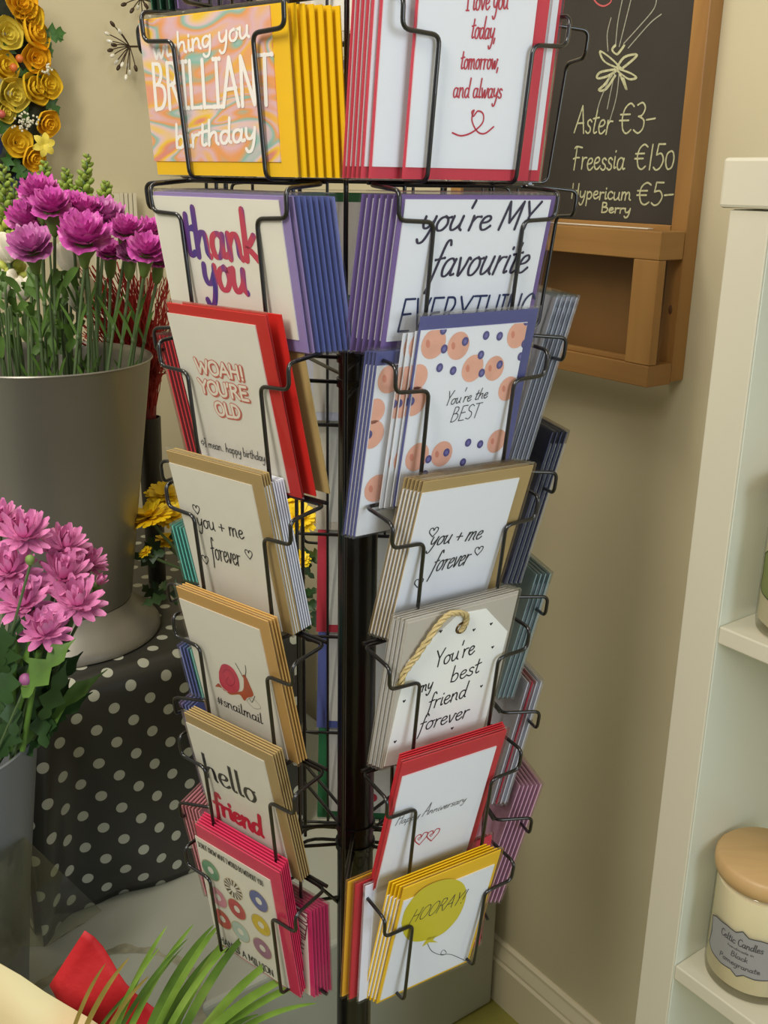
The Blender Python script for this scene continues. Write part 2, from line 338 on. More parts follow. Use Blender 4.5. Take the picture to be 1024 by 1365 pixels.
# ================================================================ STROKE LETTERING
G = {
'a': (4.2, '3.3,3.2 2.2,4 .9,3.4 .5,1.8 1,.3 2.1,.2 3,1.6 3.4,3.8/3.4,3.8 3.1,1.6 3.4,.3 4.2,.5'),
'b': (4, '1,8 .8,4 .7,.3/.8,2.8 2,4 3.2,3.2 3.3,1.4 2.3,.1 .8,.4'),
'c': (3.4, '3,3.3 2.1,4 .9,3.2 .5,1.6 1.2,.2 2.3,.1 3.3,.9'),
'd': (4.2, '3.3,3.2 2.2,4 .9,3.4 .5,1.8 1,.3 2.1,.2 3,1.6/3.7,8 3.4,4 3.3,.8 3.9,.2'),
'e': (3.5, '.6,2 2.2,2.3 2.9,3.2 2.2,4 1,3.5 .5,1.8 1.2,.2 2.3,.1 3.5,1.1'),
'f': (3, '3.2,7 2.6,8 1.8,7.4 1.5,4 1.2,-1 .8,-3.4/.4,3.8 1.6,4 2.8,4.2'),
'g': (4.1, '3.3,3.2 2.2,4 .9,3.4 .5,1.8 1,.4 2.1,.4 3.1,1.8/3.5,4 3.3,0 2.6,-2.8 1.4,-3.4 .6,-2.4'),
'h': (4.2, '1,8 .8,4 .6,0/.8,2.2 1.8,3.8 2.9,3.9 3.2,2.4 3.2,.8 3.8,.1'),
'i': (1.8, '.9,4 .8,1.5 1,.2 1.7,.5/1,5.6 1.05,5.9'),
'k': (3.8, '1,8 .8,4 .6,0/3,3.9 1.8,2.6 .8,2 2,1.4 3.5,.1'),
'l': (2, '1.1,8 .9,4 .8,1 1.2,.1 1.9,.5'),
'm': (6, '.7,4 .7,2 .6,0/.7,2.3 1.6,3.9 2.5,3.8 2.7,2.4 2.6,0/2.7,2.3 3.6,3.9 4.5,3.8 4.8,2.2 4.8,.8 5.5,.1'),
'n': (4.1, '.7,4 .7,2 .6,0/.7,2.2 1.7,3.8 2.7,3.9 3.1,2.4 3.1,.8 3.7,.1'),
'o': (3.9, '2.2,4 1,3.4 .5,1.8 1.1,.2 2.4,.2 3.3,1.8 2.9,3.5 2,4 2.8,3.6 3.8,3.8'),
'p': (4, '.8,4 .8,0 .7,-3.6/.8,2.8 2,4 3.2,3.2 3.3,1.4 2.3,.1 .9,.5'),
'r': (3, '.7,4 .8,2 .7,0/.8,2.4 1.6,3.7 2.9,3.8'),
's': (3, '2.7,3.4 1.8,4 .9,3.4 1.2,2.4 2.3,1.7 2.5,.6 1.5,0 .4,.6'),
't': (2.8, '1.5,6.8 1.3,4 1.1,1 1.6,.1 2.5,.5/.2,4.3 1.4,4.5 2.8,4.7'),
'u': (4.1, '.6,4 .5,1.6 1,.2 2,.4 3,1.8 3.2,4/3.2,4 3.1,1 3.8,.1'),
'v': (3.6, '.4,4 1,2 1.6,0 2.6,2.2 3,4 3.6,3.7'),
'w': (5.2, '.4,4 .9,1.8 1.4,0 2.2,2 2.7,3.4 2.9,1.4 3.4,0 4.4,2.2 4.7,4 5.2,3.7'),
'y': (3.9, '.6,4 .6,2 1.2,.8 2.2,1 3.1,2.6/3.4,4 3,0 2.2,-2.8 1.1,-3.4 .4,-2.4'),
'A': (5.2, '.3,0 .3,0 2.6,8 2.6,8 4.8,0/1.2,2.8 1.2,2.8 4.2,3'),
'B': (4.6, '.8,8 .8,8 .7,0/.8,8 2.8,7.8 3.2,6 2.2,4.6 .9,4.3/2,4.4 3.7,3.8 4,2 2.8,.3 .7,0'),
'C': (4.6, '4.2,6.6 2.8,8 1,6.6 .5,4 1.2,1 3,0 4.4,1.2'),
'D': (4.8, '.8,8 .8,8 .7,0/.8,8 3.2,7 4.2,4 3,.8 .7,0'),
'E': (4.3, '3.8,8 3.8,8 .9,8 .9,8 .8,0 .8,0 3.9,0/.9,4.2 .9,4.2 3.4,4.3'),
'F': (4.2, '.4,7.4 1.4,8 4.2,7.6/1.5,7.6 1.3,4 1,0/.2,3.8 1.6,4.2 3.2,4.2'),
'G': (5, '4.3,6.6 2.9,8 1.1,6.6 .5,4 1.2,1 2.9,0 4.2,1.2/4.2,1.2 4.2,1.2 4.4,3.6 4.4,3.6 2.8,3.6'),
'H': (5, '.8,8 .8,8 .7,0/4.2,8 4.2,8 4.1,0/.8,4.1 .8,4.1 4.1,4.2'),
'I': (2.4, '1.2,8 1.2,8 1.1,0/.3,8 .3,8 2.2,8/.2,0 .2,0 2.1,0'),
'J': (3.6, '2.8,8 2.7,3 2.2,.4 1,0 .3,1.2'),
'K': (4.6, '.8,8 .8,8 .7,0/4.1,8 4.1,8 .9,3.9 .9,3.9 4.3,0'),
'L': (3.9, '.9,8 .9,8 .8,0 .8,0 3.7,0'),
'M': (6.2, '.6,0 .6,0 1,8 1,8 3,2 3,2 5.1,8 5.1,8 5.4,0'),
'N': (5.2, '.7,0 .7,0 .8,8 .8,8 4.2,.2 4.2,.2 4.4,8'),
'O': (5.2, '2.8,8 1,6.8 .5,4 1.2,1 2.7,0 4.3,1.2 4.8,4 4.2,7 2.8,8'),
'P': (4.4, '.8,8 .8,8 .7,0/.8,8 2.9,7.9 3.7,6.2 2.9,4.4 .9,4'),
'R': (4.7, '.8,8 .8,8 .7,0/.8,8 2.8,7.8 3.5,6.2 2.7,4.5 .9,4.1/2,4.3 2,4.3 4.3,0'),
'S': (4.2, '3.7,7 2.3,8 .8,6.8 1.2,4.9 3,3.8 3.7,2 2.6,.2 .5,.8'),
'T': (4.4, '.3,8 .3,8 4.3,8/2.3,8 2.3,8 2.2,0'),
'U': (4.8, '.7,8 .7,3 1.4,.4 2.6,0 3.8,.8 4.2,3 4.2,8'),
'V': (4.6, '.3,8 .3,8 2.2,0 2.2,0 4.3,8'),
'W': (6.6, '.3,8 .3,8 1.7,0 1.7,0 3.3,6 3.3,6 4.7,0 4.7,0 6.3,8'),
'Y': (4.4, '.3,8 .3,8 2.2,4 2.2,4 4.2,8/2.2,4 2.2,4 2.1,0'),
"'": (1.4, '.9,8.4 .6,6.4'), ',': (1.4, '.9,.5 .4,-1.4'), '!': (2, '1.1,8 1.1,8 1,2.2/1,.5 1,.1'), '.': (1.5, '.7,.3 .75,.1'),
'+': (4, '2,4.2 2,4.2 2,1/.4,2.6 .4,2.6 3.6,2.6'), '-': (3.4, '.3,3.6 .3,3.6 3.1,4'), '#': (4.4, '1.3,5 1.3,5 .9,0/3.1,5 3.1,5 2.7,0/.3,3.4 .3,3.4 4,3.4/.1,1.7 .1,1.7 3.8,1.7'),
'1': (2.2, '1.2,8 1.2,8 1.1,0'), '3': (4, '.6,7.4 2.2,8 3.3,6.6 2.6,4.8 1.4,4.4/1.6,4.4 3.4,3.4 3.4,1.2 2,0 .4,.8'),
'5': (4, '3.6,8 3.6,8 1.2,8 1.2,8 .9,4.6 .9,4.6 2.6,5 3.6,3 2.8,.6 1.4,-.2 .3,.6'), '0': (4, '2.1,6 .8,5 .6,2.4 1.6,.3 3,.9 3.4,3.4 2.9,5.4 2.1,6'),
'€': (5, '4.4,7.2 3,8 1.4,6.6 .9,4 1.6,1 3,0 4.4,1/.1,5 .1,5 3.4,5.1/0,3.4 0,3.4 3.2,3.5'),
'<': (5, '2.2,6 2.2,6 4.6,3.4 4.6,3.4 2.2,.8/.6,4.6 .6,4.6 3,4.6/.6,2.4 .6,2.4 3,2.4/.6,4.6 .6,4.6 .6,2.4'),
'h3': (5, '2.4,1 2.4,1 .6,3.2 .8,5 2,5.2 2.6,3.8 3.4,5.4 4.7,5 4.6,3 2.4,1'),
}
def cr(p, n=5):
    if len(p) == 2: return p
    q = [p[0]]+p+[p[-1]]; out = []
    for i in range(1, len(q)-2):
        for k in range(n):
            t = k/n; a, b, c, d = q[i-1], q[i], q[i+1], q[i+2]
            out.append(tuple(.5*((2*b[j])+(-a[j]+c[j])*t+(2*a[j]-5*b[j]+4*c[j]-d[j])*t*t+(-a[j]+3*b[j]-3*c[j]+d[j])*t**3) for j in (0, 1)))
    out.append(p[-1]); return out
def strokes(g):
    adv, s = G[g]; res = []
    for part in s.split('/'):
        pts = [tuple(map(float, q.split(','))) for q in part.split()]
        segs = [[pts[0]]]
        for i in range(1, len(pts)):
            if pts[i] == pts[i-1]:
                if len(segs[-1]) > 1: segs.append([pts[i]])
            else: segs[-1].append(pts[i])
        for sg in segs:
            if len(sg) > 1: res.append(cr(sg))
    return adv, res
def ribbon(mb, line, w, nib=0, z=0):
    z += .000005*(len(mb.v) % 7)
    n = len(line); L = []
    for i, p in enumerate(line):
        a = line[max(0, i-1)]; b = line[min(n-1, i+1)]; dx, dy = b[0]-a[0], b[1]-a[1]; l = math.hypot(dx, dy) or 1e-9; dx /= l; dy /= l
        ww = w*((1-nib)+nib*abs(dy))*.5; L.append(((p[0]-dy*ww, p[1]+dx*ww, z), (p[0]+dy*ww, p[1]-dx*ww, z)))
    vs = [q for pr in L for q in pr]
    mb.add(vs, [(2*i, 2*i+1, 2*i+3, 2*i+2) for i in range(n-1)])
    for p, ww in ((line[0], w), (line[-1], w)):
        z += .000003
        if nib > .5: continue
        mb.add([(p[0]+ww*.5*math.cos(k*math.pi/4), p[1]+ww*.5*math.sin(k*math.pi/4), z) for k in range(8)], [tuple(range(8))])
ZS = .000012
def text_mb(s, p0, p1, size, w, nib=0, slant=0, z=.0003, off=(0, 0), jit=0, lc=1):
    """single-stroke lettering from p0 to p1 (baseline ends), cap height = size"""
    tot = sum((G[c][0] if c in G else 2.4) for c in s); mb = MB(); k = size/8
    dx, dy = p1[0]-p0[0], p1[1]-p0[1]; L = math.hypot(dx, dy); ex = (dx/L, dy/L); ey = (-ex[1], ex[0]); kx = L/tot; x = 0
    rnd = random.Random(len(s))
    for c in s:
        if c not in G: x += 2.4; continue
        adv, st_ = strokes(c); jy = rnd.uniform(-jit, jit)*size
        for ln in st_:
            pts = []; z += ZS
            kl = lc if (c.islower() and lc != 1) else 1
            for (a, b) in ln:
                b *= kl
                u = (x+a)*kx+slant*b*k; v = b*k+jy; pts.append((p0[0]+ex[0]*u+ey[0]*v+off[0], p0[1]+ex[1]*u+ey[1]*v+off[1]))
            ribbon(mb, pts, w, nib, z)
        x += adv
    return mb

# chalk writing on the slate (pieces of chalk line lying on the board)
CH = mat('chalk', (180, 178, 140), .9, var=.25, vscale=300); CHP = mat('pink_chalk', (190, 90, 90), .9); CHG = mat('pale_grey_chalk', (150, 148, 132), .9, var=.2, vscale=300)
slate_mw = M(((dW.x, 0, nW.x, 0), (dW.y, 0, nW.y, 0), (0, 1, 0, 0), (0, 0, 0, 1)))  # local x along wall, y up, z out
SLN = FN-.006
def bxy(x, y): p = atn(x, y, SLN); return (p.dot(dW), p.z)
def chalk(mb, name='chalk_lettering', m=CH):
    mb.v = [dW*q[0]+V((0, 0, q[1]))+nW*(SLN+.0004+q[2]) for q in mb.v]; o = childw(mb.build(name, m), cb); return o
for s, a, b, sz in (('Aster', (765, 177), (815, 180), .034), ('€3-', (824, 177), (872, 178), .036), ('Freessia', (763, 226), (833, 226), .030), ('€150', (845, 225), (899, 226), .030),
                    ('Hypericum', (761, 264), (842, 267), .019), ('Berry', (801, 283), (841, 285), .0125), ('€5-', (848, 272), (897, 274), .027)):
    chalk(text_mb(s, bxy(*a), bxy(*b), sz, .0022, 0, .05, z=0, jit=.03))
fm = MB()
for ln in ([(830, 93), (815, 78), (800, 68), (806, 82), (828, 92)], [(828, 92), (845, 78), (848, 72), (832, 76), (822, 90)], [(820, 92), (800, 96), (796, 104), (810, 101), (824, 92)],
           [(826, 92), (840, 97), (848, 103), (838, 105), (824, 95)], [(815, 100), (806, 112), (798, 120), (808, 118), (820, 100)], [(826, 98), (832, 112), (835, 119), (831, 104)], [(820, 60), (816, 66), (822, 72), (828, 66), (832, 60)]):
    for j in ((0, 0), (1.2, .8)): ribbon(fm, cr([bxy(x+j[0], y+j[1]) for x, y in ln]), .0020)
chalk(fm, 'chalk_flower')
sm_ = MB()
for ln in ([(826, 95), (822, 130), (812, 165)], [(820, 97), (814, 125), (810, 145)], [(815, 100), (802, 130), (797, 146)], [(821, 62), (824, 30), (830, 0)], [(826, 62), (834, 30), (842, -2)],
           [(832, 58), (852, 36), (872, 12), (876, -4)], [(838, 64), (850, 50), (868, 30), (882, 19)], [(811, 68), (810, 45), (815, 24)]):
    ribbon(sm_, cr([bxy(*q) for q in ln]), .0016)
chalk(sm_, 'chalk_stem', CHG)
pm = MB(); ribbon(pm, cr([bxy(*q) for q in [(790, -4), (797, 5), (806, 8), (815, 2), (813, -6)]]), .002); chalk(pm, 'chalk_bow', CHP)

# ================================================================ CARD SPINNER
AX = V((-.0362*S, 1.3568*S, H)); AL, AR = -38.83, 33.73
FACE = {'L': AL, 'R': AR, 'S': AL-72, 'T': AR+72, 'B': 177.5}
PIT = .18
def tz(t): return -.005-(t-1)*PIT       # bottom of pocket t, unit frame
def fp(face, s, n, z):
    a = R(FACE[face]); return AX + V((math.sin(a), -math.cos(a), 0))*n*S + V((math.cos(a), math.sin(a), 0))*s*S + V((0, 0, z*S))
rack = empty('card_spinner', (AX.x, AX.y, 0), label='black wire spinner rack on a round black post, full of greeting cards', cat='display rack')
def rk(name, mb, m=WIRE): o = childw(mb.build(name, m), rack); return o
WR = .0025*S
rk('post', MB().lathe([(.0001, 0), (.028*S, 0), (.028*S, H+(-.005-2*PIT+.215)*S-.02), (.026*S, H+(-.005-2*PIT+.215)*S-.012), (.0001, H+(-.005-2*PIT+.215)*S-.012)], 32, (AX.x, AX.y, 0)), POST)
rk('base_disc', MB().lathe([(.0001, .012), (.02, .03), (.12, .012), (.13, .004), (.13, 0), (.0001, 0)], 48, (AX.x, AX.y, 0)), POST)
# pocket mesh in face coordinates (x tangent, -y outward)
pk = MB()
def q_(s, n, z): return V((s*S, -n*S, z*S))
for sg in (-1, 1):
    pts = [q_(sg*.062, .186, .0), q_(sg*.0610, .2275, .0), q_(sg*.0618, .2434, .1393), q_(sg*.108, .2447, .1415), q_(sg*.109, .2471, .171), q_(sg*.1081, .1887, .1759)]
    pk.tube(fillet([pts[0], pts[1], pts[2], pts[3], pts[4], pts[5], q_(sg*.05, .1875, .1759)], .0095*S, 5), WR, 8)
    pk.tube([q_(sg*.062, .1875, 0), q_(sg*.062, .1875, .18)], WR*.9, 8)
pk.tube([q_(-.052, .1875, .1759), q_(.052, .1875, .1759)], WR, 8)
pk.tube([q_(-.108, .1845, -.002), q_(.108, .1845, -.002)], WR*1.05, 8)
for s_ in (-.03, 0, .03): pk.tube([q_(s_, .1845, -.002), q_(s_, .1845, .010)], WR*.8, 6)
pme = None
for fc in FACE:
    for t in range(0, 8):
        if pme is None: o = rk('pocket', pk); pme = o.data
        else: o = link('pocket', pme, rack)
        o.matrix_parent_inverse = M(); o.location = AX-V((AX.x, AX.y, 0))+V((0, 0, tz(t)*S)); o.location.x = 0; o.location.y = 0; o.rotation_euler.z = R(FACE[fc])
# corner rods
fcs = ['L', 'R', 'T', 'B', 'S']
for i in range(5):
    a = R((AL+AR)/2-1.5+72*i); p = AX+V((math.sin(a), -math.cos(a), 0))*.170*S
    rk('corner_rod', MB().tube([p+V((0, 0, (tz(7)+.0)*S)), p+V((0, 0, .36*S))], WR*1.15, 8))
def cor(i, rr, z):
    a = R((AL+AR)/2-1.5+72*i); return V((AX.x, AX.y, H+z*S))+V((math.sin(a), -math.cos(a), 0))*rr*S
for z in (tz(2)-.045, tz(2)-.078, tz(6)-.05, tz(6)-.085):
    rk('collar', MB().lathe([(.0282*S, -.004), (.031*S, -.004), (.031*S, .004), (.0282*S, .004)], 24, (AX.x, AX.y, H+z*S)))
    for i in range(5): rk('spider_arm', MB().tube([cor(i, .024, z), cor(i, .170, z+.012)], WR*1.1, 8))
for z0, z1 in ((tz(2)-.01, tz(2)-.075), (tz(6)-.20, tz(6)-.05)):
    for i in (2, 4): rk('brace', MB().tube([cor(i, .022, z0), cor(i, .15, z1)], WR*1.1, 8))
for z, rr in ((tz(7)-.004, .17), (tz(7)+.024, .165)):
    ring = [cor(i, rr*(1 if k == 0 else .83), z) if k == 0 else (cor(i, rr, z)*.5+cor(i+1, rr, z)*.5) for i in range(5) for k in (0, 1)]
    rk('ring_wire', MB().tube(fillet(ring+[ring[0]], .03*S, 4)[:-1], WR*1.2, 8, closed=False))
for i in (2, 4): rk('foot_arm', MB().tube([cor(i, .028, tz(7)-.004), cor(i, .17, tz(7)-.004)], WR*1.1, 8))

# ---- card packs
_cm = {}
ENV = {
 'yellow': (236, 190, 20), 'red': (196, 44, 54), 'rose': (206, 58, 76), 'scarlet': (200, 40, 34), 'kraft': (176, 150, 98), 'orange_kraft': (200, 158, 90), 'pink': (214, 52, 92), 'hot_pink': (206, 44, 104),
 'blue': (92, 104, 168), 'slate_blue': (84, 88, 140), 'lilac': (148, 130, 182), 'purple': (116, 92, 150), 'white': (226, 228, 238), 'green': (38, 112, 66), 'teal': (96, 190, 178), 'navy': (60, 66, 96), 'clear_grey': (190, 184, 172),
 'pale_pink': (226, 150, 160), 'mauve': (236, 184, 212), 'dark_green': (36, 84, 60), 'periwinkle': (120, 130, 190), 'aqua': (150, 176, 178), 'silver': (176, 182, 196), 'gold': (226, 170, 40), 'ivory': (226, 216, 196)}
def envm(c): return mat(c+'_envelope_paper', ENV[c], .55, bump=.05, bscale=200, spec=.3)
def slab(w, h, th, z0, fold=False, key=None):
    k = (round(w, 4), round(h, 4), th, round(z0, 5), key)
    if k in _cm: return _cm[k]
    me = bpy.data.meshes.new('slab'); mb = MB().box((-w/2, 0, z0), (w/2, h, z0+th))
    me.from_pydata([tuple(q) for q in mb.v], [], mb.f); me.update(); _cm[k] = me; return me
def part(name, w, h, th, z0, x, y, m, parent):
    k = (round(w, 4), round(h, 4), th, round(z0, 5), m.name); me = _cm.get(k)
    if me is None:
        me = bpy.data.meshes.new(name); mb = MB().box((-w/2, 0, z0), (w/2, h, z0+th)); me.from_pydata([tuple(q) for q in mb.v], [], mb.f); me.materials.append(m); me.update(); _cm[k] = me
    o = link(name, me, parent); o.location = (x, y, 0); return o
ORD = ['', 'second', 'third', 'fourth', 'fifth', 'sixth', 'seventh', 'eighth', 'ninth', 'tenth']
class Pack:
    def __init__(s, face, t, sc_, w, h, nt, nb, dzt, dzb, dn=0, ds=0, dz=0, env='kraft', card=PAPER, cw=None, ch=None, cx=0, cy=0, sleeve=CLEAR, label='', group=None, skew=0, rev=False, name='greeting_card', sl=(.003, .004)):
        a = R(FACE[face]); zb = tz(t)+dzb+dz; zt = tz(t)+dzt+dz
        T = V((math.cos(a), math.sin(a), 0)); N = V((math.sin(a), -math.cos(a), 0))
        if skew: T = (T+V((0, 0, skew))).normalized()
        U = (N*(nt-nb)+V((0, 0, zt-zb))).normalized(); U = (U-T*U.dot(T)).normalized(); Wn = T.cross(U)
        O = fp(face, sc_+ds, nb+dn, zb)
        if rev: T = -T; Wn = -Wn
        s.mw = M(((T.x, U.x, Wn.x, O.x), (T.y, U.y, Wn.y, O.y), (T.z, U.z, Wn.z, O.z), (0, 0, 0, 1)))
        s.root = empty(name, mw=s.mw, label=label, cat='greeting card', group=group)
        if env: part('envelope', w*S, h*S, .0012, -.0012, 0, 0, envm(env), s.root)
        s.z = .0010; s.inv = s.mw.inverted()
        if cw:
            s.card = part('card', cw*S, ch*S, .0010, 0, cx*S, cy*S, card, s.root); s.cx, s.cy = cx*S, cy*S; s.cw, s.ch = cw*S, ch*S
        if sleeve: part('sleeve', w*S+sl[0], h*S+sl[1], .0034, -.0018, 0, -.0012, sleeve, s.root)
        s.N = Wn; s.O = O+Wn*s.z
    def px(s, x, y):     # a point of the photograph carried onto the card face, in card coordinates
        p = s.inv @ at(x, y, s.O, s.N); return (p.x-s.cx, p.y-s.cy)
    def pr(s, mb, name, m, z=.0002):
        for q in mb.v: q.z = s.z+z+q.z
        return mb.build(name, m, s.card)
    def text(s, t, a, b, size, w, m, nib=0, slant=.12, name='lettering', jit=0, z=.0002, off=(0, 0), lc=1):
        return s.pr(text_mb(t, s.px(*a), s.px(*b), size*S, w*S, nib, slant, z=0, jit=jit, lc=lc, off=(off[0]*S, off[1]*S)), name, m, z)
    def line(s, pts, w, m, name='drawing', nib=0, z=.0002, smooth=True):
        mb = MB(); L = [s.px(*q) for q in pts]; ribbon(mb, cr(L) if smooth else L, w*S, nib); return s.pr(mb, name, m, z)
    def shape(s, pts, m, name='drawing', z=.0002, smooth=True):
        L = [s.px(*q) for q in pts]
        if smooth: L = cr(L+[L[0]])[:-1]
        return s.pr(MB().poly(L), name, m, z)
    def heart(s, c, r, w, m):
        x, y = s.px(*c); r *= S; mb = MB(); P = [(0, -1), (-.85, 0), (-.75, .75), (-.2, .8), (0, .3), (.3, .85), (.85, .7), (.8, 0), (0, -1)]
        ribbon(mb, cr([(x+a*r, y+b*r) for a, b in P]), w*S); return s.pr(mb, 'heart', m)
def stackup(face, t, front, behind, base, colors, dn, ds, dz=0, what='', side='left', **kw):
    """the packs filed behind a front pack"""
    for i, c in enumerate(colors):
        k = i+1; e = dict(base); e.update(kw)
        c_ = c if isinstance(c, dict) else {'env': c}
        cn = c_.get('env') or 'clear'
        e.update(c_)
        if 'label' not in c_: e['label'] = f"card in {cn.replace('_', ' ')} envelope, {ORD[min(k, 9)]} from the front behind the {what}"
        e.setdefault('sleeve', None) if (face, t) not in (('R', 1), ('R', 2), ('R', 4), ('L', 2), ('R', 5)) else None; e['group'] = 'cards filed behind the '+what
        Pack(face, t, dn=-dn*k, ds=ds*k+c_.get('xs', 0), dz=dz*k, **{a: b for a, b in e.items() if a != 'xs'})
INK = mat('black_ink', (24, 24, 30), .6); INKP = mat('dark_purple_ink', (42, 34, 66), .6); INKR = mat('crimson_ink', (190, 44, 66), .6); INKW = mat('white_ink', (240, 236, 230), .6)
POR = dict(nt=.255, nb=.205, dzt=.221, dzb=.003)
# T1 left: brilliant birthday
MARB = ramp_mat('pastel_marbled_print', [(.28, (226, 150, 140)), (.35, (236, 184, 70)), (.41, (222, 184, 190)), (.46, (232, 160, 90)), (.5, (140, 190, 176)), (.54, (226, 196, 200)), (.60, (238, 200, 50)), (.67, (224, 140, 120)), (.74, (150, 186, 196))], (9, 17, 9), .45, 'noise', dist=2.2, detail=1)
b1 = dict(sc_=-.011, w=.226, h=.164, nt=.236, nb=.222, dzt=.166, dzb=.002, cw=.206, ch=.148, cx=-.012, cy=.015, env='yellow')
c = Pack('L', 1, **b1 | dict(card=MARB), label='yellow enveloped birthday card with pastel marbled front and white brush lettering', group=None)
c.text('wishing you', (205, 80), (334, 49), .021, .0034, INKW, nib=.25)
c.text('BRILLIANT', (206, 146), (366, 139), .047, .0052, INKW, nib=.3, slant=.05)
c.text('birthday', (234, 198), (343, 187), .025, .0042, INKW, nib=.25)
stackup('L', 1, c, 1, b1, ['yellow']*6, .0075, .0050, what='marbled birthday card')
# T1 right: I love you today
b2 = dict(sc_=-.002, w=.172, h=.224, nt=.245, nb=.221, dzt=.225, dzb=.002, cw=.151, ch=.208, cx=-.008, cy=.012, env='rose')
c = Pack('R', 1, **b2, label='rose enveloped card reading I love you today, tomorrow, and always')
for s_, a, b, sz in (('I love you', (621, 14), (677, 12), .021), ('today,', (627, 51), (660, 53), .021), ('tomorrow,', (613, 92), (664, 92), .019), ('and always', (603, 130), (668, 131), .019)):
    c.text(s_, a, b, sz, .0018, INKR, slant=.1, nib=.3)
c.line([(603, 177), (615, 181), (630, 176), (643, 164), (644, 152), (637, 148), (631, 155), (629, 149), (632, 147)], .0018, INKR); c.line([(632, 147), (629, 160), (636, 175), (646, 178), (658, 169)], .0018, INKR)
stackup('R', 1, c, 1, b2, [dict(xs=.024, cx=.005), dict(xs=-.030)]+[dict(xs=-.034)]*5, .0055, -.0022, what='love you today card')
# T2 left: thank you
TY = ramp_mat('red_to_blue_watercolour', [(.3, (204, 60, 84)), (.48, (196, 70, 96)), (.56, (110, 60, 140)), (.7, (58, 52, 140))], (60, 12, 10), .5, dist=.6, detail=1)
b3 = dict(sc_=.001, w=.214, h=.168, nt=.245, nb=.214, dzt=.162, dzb=-.002, cw=.206, ch=.150, cx=-.007, cy=.014, env='lilac')
c = Pack('L', 2, **b3 | dict(card=CREAM), label='white card with red and blue brush words thank you, in a lilac envelope')
c.text('thank', (249, 340), (347, 348), .054, .0086, TY, nib=.3, slant=.02); c.text('you', (273, 382), (332, 392), .052, .0084, TY, nib=.3, slant=.02)
stackup('L', 2, c, 1, b3, ['lilac']+['blue']*6+['periwinkle'], .0062, .0026, what='thank you card')
# T2 right: you're my favourite everything
b4 = dict(sc_=-.001, w=.212, h=.172, nt=.247, nb=.212, dzt=.166, dzb=-.002, cw=.199, ch=.153, cx=-.001, cy=.015, env='purple')
c = Pack('R', 2, **b4, label="white card with dark purple script you're my favourite everything, purple envelope")
c.text("you're MY", (558, 308), (708, 305), .030, .0034, INKP, nib=.35, slant=.3); c.text('favourite', (570, 370), (700, 363), .040, .0034, INKP, nib=.35, slant=.3)
c.text('EVERYTHING', (527, 442), (706, 430), .036, .0026, mat('navy_ink', (30, 44, 90), .6), slant=.1)
stackup('R', 2, c, 1, b4, ['purple']*6, .0075, -.0030, what='favourite everything card', )
# T3 left: woah you're old
SAL = mat('salmon_ink', (206, 112, 96), .6); CRI = mat('cream_ink', (238, 230, 214), .6)
b5 = dict(sc_=.004, w=.162, h=.224, nt=.257, nb=.203, dzt=.221, dzb=.003, cw=.147, ch=.208, cx=-.010, cy=.004, env='scarlet')
c = Pack('L', 3, **b5 | dict(card=CREAM), label="cream card reading WOAH! YOU'RE OLD in outlined letters, scarlet envelope")
for s_, a, b in (('WOAH!', (263, 495), (327, 507)), ("YOU'RE", (268, 522), (333, 534)), ('OLD', (289, 552), (323, 558))):
    c.text(s_, a, b, .0165, .0058, SAL, slant=0, z=.0002, off=(.0012, -.0010)); c.text(s_, a, b, .0165, .0054, SAL, slant=0, z=.0003); c.text(s_, a, b, .0165, .0034, CRI, slant=0, z=.0004)
c.text('<I mean.. happy birthday!', (269, 594), (357, 616), .012, .0009, INK, slant=.1)
stackup('L', 3, c, 1, b5, ['scarlet', dict(env='kraft')], .018, .006, what='woah card', cw=None)
# T3 right: peaches
PEACH = mat('peach_print', (232, 176, 152), .5, var=.08, vscale=60); PEACHD = mat('peach_shade_print', (216, 142, 118), .5); BERRY = mat('blueberry_print', (88, 84, 140), .5, var=.15, vscale=200); BERRYD = mat('blueberry_core_print', (120, 118, 176), .5)
def peaches(c, seed=0, full=True):
    k = [(578, 458, 15, .25), (611, 461, 14, -.25), (690, 446, 14, .1), (630, 491, 14, .2), (659, 491, 13, -.3), (552, 535, 15, .1), (677, 518, 13, .2), (662, 588, 13, .2), (556, 609, 15, .2), (589, 605, 14, -.3), (556, 503, 13, .1)]
    m1, m2, m3, m4 = MB(), MB(), MB(), MB()
    hw, hh = c.cw/2, c.ch
    def dsc(mb, x, y, rx, ry, ro, z):
        P = []
        for q in range(20):
            a = q*math.pi/10; u, v = rx*math.cos(a), ry*math.sin(a); X = x+u*math.cos(ro)-v*math.sin(ro); Y = y+u*math.sin(ro)+v*math.cos(ro)
            P.append((min(max(X, -hw+.0003), hw-.0003), min(max(Y, .0003), hh-.0003)))
        mb.poly(P, z)
    for x, y, r, ro in k:
        q = c.px(x, y); rr = r*.00066*1.12
        dsc(m1, q[0], q[1], rr*1.05, rr*1.15, -ro, 0); dsc(m2, q[0]-rr*.5, q[1]-rr*.15+.002, rr*.18, rr*.32, .3, .0001)
    for x, y in ((591, 440), (592, 465), (648, 447), (666, 448), (620, 455), (702, 428), (641, 473), (666, 486), (586, 490), (604, 494), (642, 497), (699, 458), (694, 475), (700, 478), (571, 612), (595, 603), (624, 590), (640, 592), (617, 616), (566, 632), (548, 535)):
        q = c.px(x, y); dsc(m3, q[0], q[1], .0033, .0038, 0, .0001); dsc(m4, q[0], q[1], .0015, .0018, 0, .0002)
    c.pr(m1, 'peaches', PEACH); c.pr(m2, 'peach_shading', PEACHD); c.pr(m3, 'blueberries', BERRY); c.pr(m4, 'blueberry_cores', BERRYD)
b6 = dict(sc_=.001, w=.166, h=.230, nt=.253, nb=.208, dzt=.222, dzb=-.003, cw=.150, ch=.214, cx=-.006, cy=.001, env='slate_blue')
